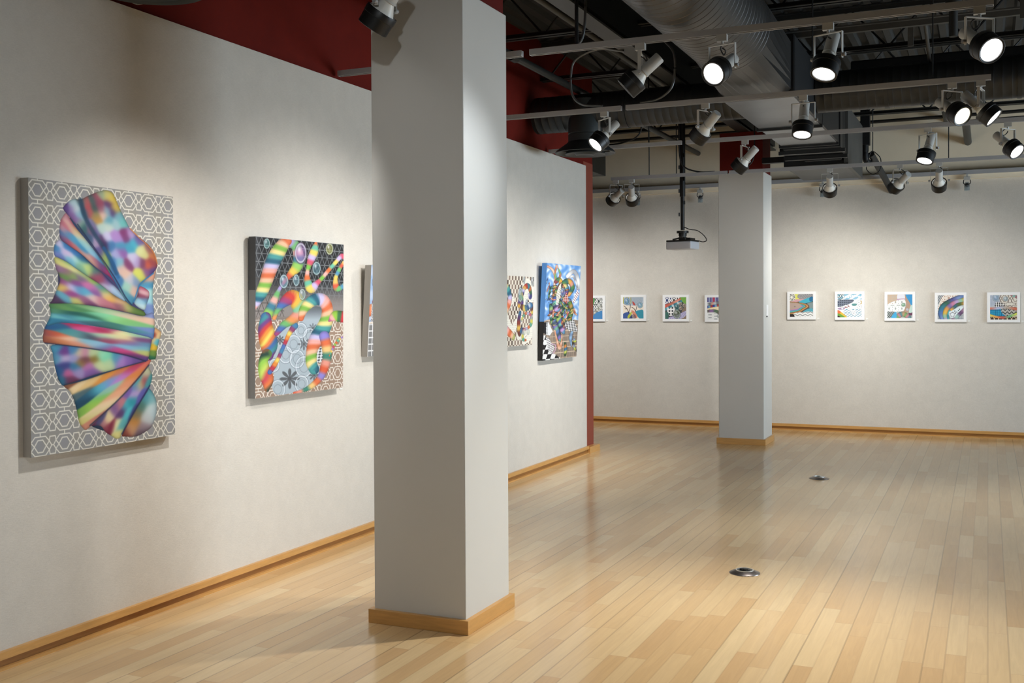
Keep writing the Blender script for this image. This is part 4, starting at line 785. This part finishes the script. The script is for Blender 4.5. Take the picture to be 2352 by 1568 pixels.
a, D = A.inside([(505, 1040), (560, 1050), (640, 1290), (780, 1400), (500, 1430)]); A.put(a, (236, 236, 234)); A.put(a*((np.floor((A.X+A.Y*.35)/62)+np.floor((A.Y)/70)) % 2 == 0), (34, 32, 34))
R = A.ribbon
R([(590, 130, 30), (650, 170, 36), (690, 260, 36), (680, 400, 36), (700, 540, 40)], [(236, 160, 130), (245, 205, 180)], 90, shade=.5)
R([(710, 120, 26), (690, 220, 26), (720, 320, 30), (760, 240, 30), (740, 180, 20), (715, 130, 16)], [(236, 170, 140), (200, 120, 90), (120, 180, 110)], 70, shade=.5)
R([(860, 260, 50), (940, 200, 56), (1000, 290, 50), (1020, 420, 40)], [(238, 238, 238), (170, 172, 180)], 130)
R([(870, 300, 26), (930, 260, 28), (980, 350, 26), (1000, 440, 20)], [(150, 150, 160), (225, 225, 228)], 60)
for pts, pal in (([(700, 330, 50), (740, 300, 60), (770, 350, 60), (740, 420, 70), (700, 450, 60)], [(150, 70, 80), (70, 130, 90), (240, 180, 60), (90, 60, 50)]),
                 ([(640, 560, 60), (680, 520, 70), (720, 600, 70), (740, 680, 60), (700, 760, 60), (650, 700, 70)], [(90, 140, 190), (235, 190, 90), (80, 120, 70), (235, 120, 60), (60, 90, 110)]),
                 ([(640, 640, 60), (640, 760, 60), (660, 880, 60), (690, 960, 50)], [(60, 120, 110), (150, 190, 110), (110, 80, 130), (200, 210, 215)]),
                 ([(780, 380, 60), (840, 330, 80), (900, 340, 70), (930, 420, 60), (880, 500, 60)], [(225, 150, 130), (80, 140, 80), (50, 110, 100), (235, 170, 70)]),
                 ([(780, 400, 70), (830, 400, 90), (830, 480, 90), (800, 540, 80)], [(60, 90, 80), (235, 210, 120), (70, 140, 170), (110, 80, 150)]),
                 ([(760, 640, 80), (820, 600, 90), (880, 590, 80), (900, 680, 70), (860, 740, 60), (800, 700, 80)], [(110, 60, 50), (60, 130, 180), (200, 90, 80), (90, 160, 190), (130, 90, 140)]),
                 ([(900, 620, 60), (930, 720, 60), (900, 820, 70), (920, 880, 50)], [(110, 150, 60), (190, 140, 70), (60, 110, 60), (225, 190, 120)]),
                 ([(690, 560, 90), (720, 700, 110), (740, 800, 120), (780, 880, 110), (800, 980, 90), (820, 1030, 40)], [(70, 90, 170), (120, 200, 170), (60, 60, 100), (200, 150, 210), (90, 150, 190), (60, 110, 110), (170, 200, 90)]),
                 ([(680, 840, 60), (700, 940, 80), (740, 1050, 80), (770, 1130, 50)], [(90, 130, 190), (70, 90, 110), (130, 110, 190), (110, 180, 150)]),
                 ([(730, 740, 26), (800, 800, 26), (790, 900, 24), (830, 860, 20), (880, 740, 16)], [(225, 90, 70), (240, 200, 180)]),
                 ([(690, 990, 24), (720, 1120, 30), (760, 1250, 60), (790, 1150, 26), (790, 1060, 20)], [(240, 190, 160), (225, 150, 110)]),
                 ([(840, 1180, 30), (850, 1260, 50), (845, 1350, 40)], [(50, 90, 60), (235, 140, 60), (60, 120, 170), (215, 215, 90)]),
                 ([(970, 1130, 36), (990, 1160, 30), (960, 1170, 30), (980, 1260, 30), (1010, 1300, 24)], [(150, 170, 200), (215, 220, 70), (60, 50, 50)]),
                 ([(940, 1020, 40), (920, 1100, 50), (935, 1230, 16)], [(150, 190, 225), (120, 150, 190)]),
                 ([(960, 700, 24), (975, 760, 26), (1000, 780, 20)], [(235, 180, 150), (180, 90, 60)])):
    R(pts, pal, 44, slant=.4, shade=.55, soft=.6)
rg = np.random.RandomState(11)
for k in range(46):
    t0 = rg.rand(); cx0, cy0 = 640+t0*150+rg.randn()*70+((rg.rand() < .3)*120), 360+t0*560+rg.randn()*60
    if cy0 > 1040: continue
    an = rg.rand()*6.3; ln_ = 26+rg.rand()*44; wd = 9+rg.rand()*20; bend = (rg.rand()-.5)*60
    c1, c2 = math.cos(an), math.sin(an)*1.5
    base_ = [[(50, 90, 80), (150, 170, 90), (225, 180, 90)], [(110, 70, 60), (225, 140, 90), (80, 60, 60)], [(70, 100, 160), (150, 190, 210), (60, 60, 100)], [(230, 170, 140), (200, 110, 90)], [(60, 120, 70), (40, 50, 50), (130, 180, 110)]][rg.randint(5)]
    R([(cx0-c1*ln_, cy0-c2*ln_, wd), (cx0+c2*bend*.3, cy0+c1*bend, wd*1.3), (cx0+c1*ln_, cy0+c2*ln_, wd*.6)], base_, 24, slant=.6, shade=.7, soft=.8)
a, D = A.inside([(735, 390), (775, 340), (770, 480), (735, 640), (705, 640), (710, 480)]); A.put(a, (240, 236, 222)); A.put(a*(np.sin(A.X/4+A.Y/9)*np.sin(A.Y/6-A.X/9) > .35), (40, 38, 40))
a, D = A.inside([(850, 470), (890, 600), (790, 590)]); A.put(a, (170, 60, 60)); A.put(a*(((A.X % 22) < 5) | ((A.Y % 30) < 6)), (240, 222, 205))
a, D = A.inside([(850, 870), (960, 850), (1020, 1000), (1000, 1020), (900, 1010), (830, 930)]); A.put(a, (240, 240, 240)); A.put(a*((np.floor((A.X+A.Y)/22)+np.floor((A.Y-A.X)/26)) % 2 == 0), (28, 28, 30))
a, D = A.inside([(1000, 420), (1025, 500), (960, 620), (930, 600), (960, 530)]); A.put(a, (236, 236, 238)); A.put(a*(np.sin(A.X/5-A.Y/6) > .5), (160, 60, 70))
a, D = A.inside([(560, 1080), (600, 1090), (690, 1240), (650, 1330), (600, 1280)]); A.put(a, (235, 232, 232)); A.put(a*(np.sin(A.X/4+1)*np.sin(A.Y/5+A.X/8) > .2), (40, 38, 44))
A.stroke([(640, 1180), (700, 1200), (700, 1270), (670, 1320)], 14, (205, 160, 190))
A.bubble(795, 470, 28, 60, (90, 120, 190))
painting('square canvas of dense twisting forms over blue sky and checks, at wall end', 9.045, .88, 1.908, .892, A, lean=.05, edge='edgeblue', edge2='edgeblack', split=.60, gain=GAIN)

# --- nine small framed prints on the back wall
def frame_print(i, x0, zc, lab, art):
    S = .337; t = thing('framed_print', lab, 'framed print', (x0+S/2, 13.262, zc-S/2), 'small white framed prints on the back wall')
    lx, ly, lz = t.location; b = .031; y = 13.234
    fr = MB()
    for q in ((0, S, 0, b), (0, S, S-b, S), (0, b, b, S-b), (S-b, S, b, S-b)): fr.box(x0+q[0]-lx, x0+q[1]-lx, y-ly, 13.260-ly, zc-S/2+q[2]-lz, zc-S/2+q[3]-lz)
    fr.build('frame', 'frame', t)
    def T(u, v): return np.column_stack([x0+b-.001+u-lx, np.full(u.shape, y+.004-ly), zc+S/2-b+.001-v-lz])
    art.mesh('print', T, t, 1.0)
W9 = .277
def AP(seed, bg=(200, 205, 210)):
    a = Art(W9, W9, 96, [(0, 0), (100, 0), (100, 100), (0, 100)], seed); a.C[:] = np.array(bg)/255.; return a
def msk(A, pts): return A.inside(catmull(pts, 4))[0]
P9 = []
# 1 lattice with blue bubble
A = AP(1, (60, 70, 72)); A.lattice(.09, .09, (235, 235, 230), .05); m_ = msk(A, [(0, 0), (60, 0), (50, 40), (20, 60), (0, 60)]); A.put(m_, (90, 150, 90)); A.put(msk(A, [(0, 70), (40, 80), (100, 60), (100, 100), (0, 100)]), (70, 140, 205)); A.ribbon([(-5, 95, 10), (40, 85, 12), (80, 50, 10), (105, 30, 8)], [(215, 215, 205), (150, 150, 140)], 9); A.bubble(35, 55, 22, 24, (110, 120, 180)); P9.append(A)
# 2 branches, bubbles
A = AP(2, (240, 226, 208)); A.put(msk(A, [(0, 0), (100, 0), (100, 30), (50, 40), (0, 30)]), (176, 192, 206)); A.put(((A.X % 12) < 5)*(A.Y < 30)*(A.X < 45)*.8, (200, 190, 60)); q = np.hypot(A.X-64, A.Y-10); A.put(np.clip((np.sin(q*1.6))*2, 0, 1)*(q < 30)*.6, (110, 125, 145)); A.put(msk(A, [(60, 70), (80, 60), (98, 62), (99, 100), (80, 100)]), (50, 150, 175)); A.put(msk(A, [(40, 62), (55, 66), (70, 90), (60, 98), (45, 75)]), (225, 140, 110)); A.put(msk(A, [(0, 78), (30, 70), (45, 100), (0, 100)]), (60, 90, 160)); m_ = msk(A, [(38, 82), (60, 82), (60, 100), (30, 100)]); A.put(m_*(((A.X+A.Y) % 8 < 3) | ((A.X-A.Y) % 8 < 3)), (60, 60, 90)); A.put(msk(A, [(22, 90), (38, 70), (44, 74), (28, 99)]), (190, 200, 60))
for p in ([(28, 74), (20, 55), (5, 40)], [(28, 70), (36, 45), (34, 30)], [(60, 68), (55, 55), (42, 46)], [(60, 66), (66, 50), (64, 44)], [(20, 55), (10, 54)]): A.stroke(p, 2.6, (45, 35, 35))
A.put(msk(A, [(46, 20), (55, 26), (60, 38), (50, 36)]), (200, 70, 60)); A.bubble(19, 20, 14, 17, (60, 130, 210)); A.bubble(83, 38, 13, 13, (70, 150, 200)); P9.append(A)
# 3 dark with honeycomb and stripes
A = AP(3, (70, 72, 74)); A.put(msk(A, [(0, 0), (35, 0), (20, 30), (0, 35)]), (40, 60, 120)); A.lattice(.09, .1, (240, 240, 240), .05, .2, .1, mask=(A.Y+A.X*.3 < 32)*1.); A.ribbon([(0, 42, 16), (40, 28, 18), (80, 8, 16)], [(225, 90, 70), (200, 110, 90), (235, 150, 130)], 30); A.ribbon([(5, 55, 14), (45, 36, 14), (78, 18, 12)], [(60, 150, 165), (200, 225, 230), (50, 120, 150)], 9); A.put(msk(A, [(72, 0), (100, 0), (100, 30), (86, 26)]), (120, 180, 70)); A.put(msk(A, [(80, 60), (100, 45), (100, 100), (78, 100)]), (140, 118, 100)); m_ = msk(A, [(20, 92), (60, 80), (100, 62), (100, 82), (70, 100), (20, 100)]); A.put(m_, (225, 222, 240)); A.put(m_*(np.sin(A.Y*1.2+A.X*.6) > 0), (90, 80, 170)); m_ = msk(A, [(5, 62), (30, 46), (46, 50), (40, 80), (20, 84)]); A.put(m_, (240, 240, 240)); A.put(m_*(np.hypot((A.X % 14)-7, (A.Y % 14)-7) < 4.5), (60, 64, 70)); A.put(msk(A, [(2, 68), (16, 72), (14, 100), (0, 100)]), (60, 110, 100)); A.bubble(56, 78, 17, 20, (110, 125, 90)); A.bubble(56, 46, 11, 14, (40, 120, 125))
for x, y in ((72, 30), (90, 38), (74, 50)): A.bubble(x, y, 8, 9, (200, 160, 130))
P9.append(A)
# 4 stripes and grey diamonds
A = AP(4, (232, 232, 230)); A.put((A.Y < 22)*1., (150, 160, 200)); A.put((A.Y < 22)*((A.X % 14) < 6), (70, 60, 130)); A.put((A.Y < 30)*(np.abs(A.X-30) < 5), (190, 60, 90)); A.ribbon([(0, 32, 14), (60, 24, 14), (100, 26, 14)], [(190, 195, 200), (120, 125, 130), (220, 160, 140)], 12); A.ribbon([(0, 44, 12), (60, 36, 14), (100, 30, 14)], [(50, 60, 160), (110, 170, 200), (190, 60, 60)], 10); m_ = msk(A, [(0, 50), (60, 40), (100, 36), (100, 56), (10, 58)]); A.put(m_, (235, 190, 70)); A.put(m_*(((A.X+A.Y) % 6 < 2) | ((A.X-A.Y) % 6 < 2)), (250, 245, 225)); A.ribbon([(0, 62, 12), (40, 62, 14), (70, 80, 14), (100, 88, 14)], [(110, 100, 90), (150, 110, 170), (90, 120, 90)], 20); A.put((A.Y > 72)*(np.sin(A.Y*.5)*np.sin(A.X*.12) > .5)*.8, (140, 146, 150)); A.bubble(52, 84, 8, 8, (150, 155, 160)); P9.append(A)
# 5 contour bands
A = AP(5, (60, 64, 66)); A.put(msk(A, [(0, 0), (60, 0), (50, 16), (20, 34), (0, 30)]), (235, 232, 90)); m_ = msk(A, [(40, 0), (100, 0), (100, 16), (40, 20)]); A.put(m_, (200, 200, 200)); A.put(m_*(np.sin(A.X*1.1)*np.sin(A.Y*1.3+A.X*.4) > 0), (50, 52, 56)); A.put(msk(A, [(0, 28), (60, 20), (66, 28), (20, 36), (0, 40)]), (215, 160, 165)); A.put(msk(A, [(40, 34), (70, 20), (100, 12), (100, 30), (70, 40), (50, 44)]), (60, 180, 205)); A.put(msk(A, [(84, 16), (100, 12), (100, 28), (86, 32)]), (30, 110, 160)); A.put(msk(A, [(72, 44), (100, 36), (100, 62), (84, 60)]), (130, 150, 150)); A.put(msk(A, [(60, 74), (84, 62), (100, 66), (100, 80), (60, 82)]), (80, 170, 190))
for k, c in enumerate(((120, 85, 65), (215, 160, 90), (150, 90, 60), (90, 190, 160), (70, 150, 190), (190, 120, 190))):
    e = 84-k*5.5; A.put(msk(A, [(-30, 36+k*.6), (20, 34+k*1.5), (e-14, 42+k), (e, 54), (e-14, 66-k*1.2), (30, 86-k*3.5), (-30, 92-k*4)]), c)
A.put(msk(A, [(-30, 42), (20, 38), (44, 44), (50, 54), (40, 62), (10, 68), (-30, 70)]), (186, 160, 146)); q = np.hypot(A.X-8, A.Y-14); A.put((q < 17)*1., (240, 238, 225)); A.put((q < 16)*(q > 5)*(np.sin(np.arctan2(A.Y-14, A.X-8)*12) > .1), (30, 30, 30)); m_ = msk(A, [(20, 84), (60, 78), (100, 78), (100, 100), (10, 100)]); A.put(m_, (238, 238, 236)); A.put(m_*(np.sin(A.Y*.55+np.abs((A.X % 22)-11)*.28) > .45), (150, 152, 152)); A.put(msk(A, [(0, 88), (16, 88), (20, 100), (0, 100)]), (50, 42, 42)); A.bubble(22, 54, 3, 3, (90, 70, 60)); P9.append(A)
# 6 pale dots and blue weave
A = AP(6, (236, 238, 240)); A.put(((A.Y < 24)*(np.sin(A.X*.2+A.Y*.3) > -.2))*.8, (110, 180, 215)); q = np.hypot(A.X-8, A.Y-8); A.put(np.clip(np.sin(q*.9)*3, 0, 1)*(q < 22), (90, 110, 110)); m_ = msk(A, [(0, 28), (60, 24), (66, 32), (40, 46), (0, 54)]); A.put(m_, (120, 130, 150)); A.put(m_*(np.hypot((A.X % 8)-4, (A.Y % 8)-4) < 2.8), (60, 68, 84)); m_ = msk(A, [(30, 66), (100, 68), (100, 100), (36, 100)]); A.put(m_*(((A.X+2*np.floor(A.Y/5)*3) % 14 < 8) & (A.Y % 5 < 2.6)), (60, 150, 185)); A.put(msk(A, [(0, 68), (34, 92), (36, 100), (0, 100)]), (235, 190, 60)); A.put(msk(A, [(0, 80), (28, 96), (28, 100), (0, 100)]), (110, 170, 60)); A.put(msk(A, [(0, 68), (14, 76), (8, 84), (0, 80)]), (235, 110, 60)); A.put(msk(A, [(0, 92), (14, 100), (0, 100)]), (60, 30, 50)); A.put(msk(A, [(30, 58), (42, 48), (50, 56)]), (150, 60, 70)); A.put(msk(A, [(60, 42), (80, 42), (76, 50), (62, 50)]), (90, 150, 150)); A.put(msk(A, [(90, 30), (100, 30), (100, 42), (90, 42)]), (210, 170, 70)); A.put(msk(A, [(2, 60), (30, 58), (26, 66), (6, 66)]), (170, 140, 180))
for x, y, r in ((88, 36, 8), (91, 55, 7.5), (68, 82, 8)): q = np.hypot(A.X-x, A.Y-y); A.put((q < r+.8)*1., (150, 160, 170)); A.put((q < r)*1., (246, 246, 246)); A.put((q < 1.8)*1., (70, 90, 110))
for k in range(12): x, y = 20+k*6.4, 62-12*math.sin(k*.7); q = np.hypot(A.X-x, A.Y-y); A.put((q < 4.3)*1., (170, 178, 186)); A.put((q < 3.6)*1., (250, 250, 250))
for k in range(8): q = np.maximum(np.abs(A.X-(26+k*9)), np.abs(A.Y-(10+3*math.sin(k)))); A.put((q < 3.4)*1., (252, 252, 252))
P9.append(A)
# 7 tan band, white lattice, blue corner
A = AP(7, (170, 178, 176)); m_ = msk(A, [(0, 0), (40, 0), (30, 40), (0, 40)]); A.put(m_*(((A.X+A.Y) % 9 < 5) ^ ((A.X-A.Y) % 9 < 5)), (220, 170, 120)); A.put(msk(A, [(42, 0), (68, 0), (70, 18), (42, 20)]), (222, 222, 232)); A.put(msk(A, [(40, 19), (72, 17), (72, 23), (40, 25)]), (190, 160, 185)); m_ = msk(A, [(0, 70), (30, 70), (26, 100), (0, 100)]); A.put(m_*(((A.X % 8) < 4) ^ ((A.Y % 10) < 5)), (60, 66, 66)); A.lattice(.07, .075, (246, 246, 244), .07, .2, .3, mask=(msk(A, [(0, 44), (36, 26), (72, 24), (70, 60), (66, 74), (0, 70)]))); A.put(msk(A, [(72, 0), (100, 0), (100, 50), (84, 26)]), (50, 150, 215)); A.put(msk(A, [(70, -2), (78, 16), (92, 44), (86, 74), (60, 82), (74, 50), (72, 24)]), (184, 150, 126)); A.ribbon([(34, 100, 20), (60, 82, 22), (86, 96, 18)], [(190, 150, 110), (120, 170, 100), (200, 130, 140), (90, 140, 150)], 9, soft=.6); A.put(msk(A, [(14, 100), (34, 72), (36, 100)]), (60, 170, 225)); A.put(msk(A, [(84, 78), (100, 74), (100, 86), (90, 88)]), (110, 60, 90)); A.put(msk(A, [(92, 50), (100, 46), (100, 74), (86, 76)]), (190, 220, 210)); A.bubble(64, 44, 8, 8, (60, 140, 80)); A.bubble(80, 64, 6, 6, (200, 215, 245)); P9.append(A)
# 8 sweeping tube
A = AP(8, (190, 196, 198)); A.put(((A.X+.6*A.Y) % 7 < 2.5)*(A.X < 24)*(A.Y < 36), (60, 64, 72)); m_ = msk(A, [(26, 0), (80, 0), (40, 40), (10, 64), (0, 60), (6, 36)]); A.put(m_, (196, 160, 140)); A.lattice(.085, .08, (246, 240, 230), .055, .1, .1, mask=m_); A.put((A.Y > 74)*(((A.X % 9) < 1.2) | ((A.Y % 6) < 1.2)), (90, 110, 130)); A.ribbon([(104, 4, 22), (62, 22, 26), (26, 44, 26), (14, 72, 24), (22, 104, 22)], [(80, 120, 190), (120, 150, 210), (90, 90, 160), (60, 110, 90), (50, 130, 150)], 24, slant=.4, soft=.8, shade=.5); A.ribbon([(104, 18, 18), (66, 32, 20), (38, 54, 20), (28, 80, 18), (34, 104, 18)], [(235, 190, 70), (150, 200, 170), (190, 160, 215), (210, 130, 160), (130, 110, 180), (230, 160, 80)], 16, soft=.7, shade=.4); A.ribbon([(104, 34, 12), (76, 40, 14), (52, 62, 12)], [(235, 170, 70), (90, 110, 60), (60, 110, 130)], 20, soft=.7); A.ribbon([(60, 104, 16), (78, 84, 16), (104, 56, 16)], [(170, 130, 160), (160, 205, 195), (110, 80, 120)], 20, soft=.6); A.ribbon([(42, 104, 8), (40, 84, 8), (46, 64, 8)], [(90, 190, 195), (60, 150, 170)], 16)
m_ = msk(A, [(44, 70), (54, 64), (76, 52), (90, 46), (98, 52), (78, 74), (62, 92), (48, 90)]); A.put(m_, (220, 236, 242)); q = np.hypot(A.X-57, A.Y-80); A.put((q < 13)*1., (232, 240, 244)); A.put((q < 11)*(q > 6)*(np.sin(np.arctan2(A.Y-80, A.X-57)*11) > .2), (35, 40, 50))
for x, y in ((68, 74), (74, 70), (80, 64), (84, 58), (66, 66)): A.put((np.hypot(A.X-x, A.Y-y) < 2.2)*1., (30, 40, 60))
P9.append(A)
# 9 zigzag and triangles
A = AP(9, (226, 220, 206)); A.put(((A.X < 36)*(A.Y < 48))*1., (186, 196, 212)); A.put((A.X < 36)*(A.Y < 48)*(((A.X % 5) < 1) | ((A.Y % 5) < 1)), (150, 160, 180)); A.lattice(.11, .13, (110, 90, 80), .02, .15, .2, mask=(A.X > 34)*(A.Y < 50)*1.); m_ = msk(A, [(18, 50), (26, 28), (48, 36), (56, 50)]); A.put(m_, (240, 240, 236)); A.put(m_*(np.hypot((A.X % 8)-4, (A.Y % 8)-4) < 3), (24, 24, 28)); A.put(msk(A, [(0, 58), (50, 60), (60, 84), (20, 86), (0, 78)]), (30, 160, 205)); A.put(msk(A, [(0, 58), (50, 60), (60, 84), (20, 86), (0, 78)])*(((A.X % 7) < 1.3) | ((A.Y % 7) < 1.3)), (20, 90, 140)); m_ = msk(A, [(42, 58), (100, 56), (100, 76), (58, 84)]); A.put(m_, (184, 180, 172)); A.put(m_*(np.abs(((A.Y+np.abs((A.X % 16)-8)*1.1) % 14)-7) < 2.2), (28, 26, 28)); A.ribbon([(-4, 55, 9), (30, 54, 10), (50, 50, 10), (104, 58, 12)], [(225, 110, 80), (180, 190, 225), (190, 170, 150)], 34, soft=.8); A.put((A.Y > 86)*1., (70, 50, 44)); d1 = np.abs(((A.X+(A.Y-86)*.7) % 16)-8); d2 = np.abs(((A.X-(A.Y-86)*.7) % 16)-8); A.put((A.Y > 87)*(((d1 < 1.1) | (d2 < 1.1)) | (A.Y < 88.5)), (236, 214, 170)); A.ribbon([(-4, 80, 8), (20, 88, 9), (50, 92, 9), (80, 84, 9), (104, 74, 9)], [(225, 230, 90), (240, 170, 80), (220, 90, 80), (110, 190, 140)], 26, soft=.8); A.bubble(22, 12, 12, 13, (120, 160, 200)); A.bubble(58, 16, 9, 10, (140, 170, 190)); A.ribbon([(70, -4, 8), (90, 6, 8), (104, 14, 8)], [(130, 190, 180), (180, 110, 120)], 10); P9.append(A)
FR = ((-4.90, 1.486, 'framed print with blue bubble and lattice, cut by the red wall edge'), (-4.345, 1.492, 'framed print with dark branches and two blue bubbles'), (-3.786, 1.487, 'framed print with honeycomb, olive ball and purple stripes'),
      (-3.243, 1.480, 'framed print with yellow band and grey diamonds, half behind the far column'), (-2.230, 1.511, 'framed print with nested contour bands around a pinkish patch, right of far column'), (-1.672, 1.506, 'framed print with white beads, discs and blue weave'),
      (-1.110, 1.496, 'framed print with a curving tan band and bright blue corner'), (-.562, 1.482, 'framed print with a sweeping purple and green tube'), (-.012, 1.479, 'framed print with black zigzag and triangle border, at the right edge'))
for i, (x, z, lab) in enumerate(FR): frame_print(i, x, z, lab, P9[i])
NM = ('cut by the red wall edge', 'with dark branches', 'with honeycomb', None, 'with nested contour bands', 'with beads and blue weave', 'with the tan band', 'with the sweeping tube', 'with the black zigzag')
for i, (x, z, lab) in enumerate(FR):
    if i == 3: continue
    tag(MB().box(x+.352, x+.375, 13.256, 13.262, z-.165, z-.150).build('wall_label', 'card'), 'tiny white wall label right of the print '+NM[i], 'label', 'small wall labels')
tag(MB().box(-3.768, -3.765, 5.77, 5.80, .985, 1.005).build('wall_label', 'card'), 'small white wall label at the lower right of the ribbon canvas', 'label', 'small wall labels')
# ------------------------------------------------------------------ daylight and fill of the room
def area(name, loc, rot, sx, sy, e, col):
    o = light('AREA', name, loc, e, col, shape='RECTANGLE', size=sx, size_y=sy); o.rotation_euler = rot; return o
area('window_daylight', (5.85, 9.0, 1.15), (0, PI/2, 0), 1.9, 5.0, 235, (.70, .86, 1.0))
def spot(loc, aim, e, col=WARM, size=84):
    o = light('SPOT', 'gallery_beam', loc, e, col, spot_size=math.radians(size), spot_blend=1.0, shadow_soft_size=.055)
    o.rotation_euler = (Vector(aim)-Vector(loc)).to_track_quat('-Z', 'Y').to_euler()
# lamps of the same tracks outside the picture, then two added column fills
spot((-2.3, 2.2, 2.85), (W, 1.7, 1.0), 22)
spot((1.2, 9.3, 2.75), (1.2, 9.0, 0), 90)
spot((1.0, 5.7, 2.8), (.9, 5.2, 0), 110)
spot((.9, 3.6, 2.8), (.6, 3.0, 0), 90)
spot((1.4, 11.1, 2.75), (1.4, 13.26, 1.0), 30)
spot((-5.2, 11.1, 2.75), (-5.2, 13.26, 1.0), 90)
spot((-.9, 1.2, 2.85), (-2.45, 4.4, .8), 110, COOL)  # added fill standing in for wall bounce on the near column's front
spot((-1.0, 9.35, 2.8), (-2.4, 11.6, 1.0), 40)  # added fill on the far column's front, no fixture hangs here
bpy.data.objects['window_daylight'].data.spread = math.radians(130)
w = bpy.data.worlds.new('world'); bpy.context.scene.world = w; w.use_nodes = True
w.node_tree.nodes['Background'].inputs[0].default_value = (.9, .95, 1, 1); w.node_tree.nodes['Background'].inputs[1].default_value = .3
sc = bpy.context.scene
sc.view_settings.view_transform = 'Standard'; sc.view_settings.look = 'None'; sc.view_settings.gamma = 1; sc.view_settings.use_curve_mapping = False
sc.view_settings.exposure = 0
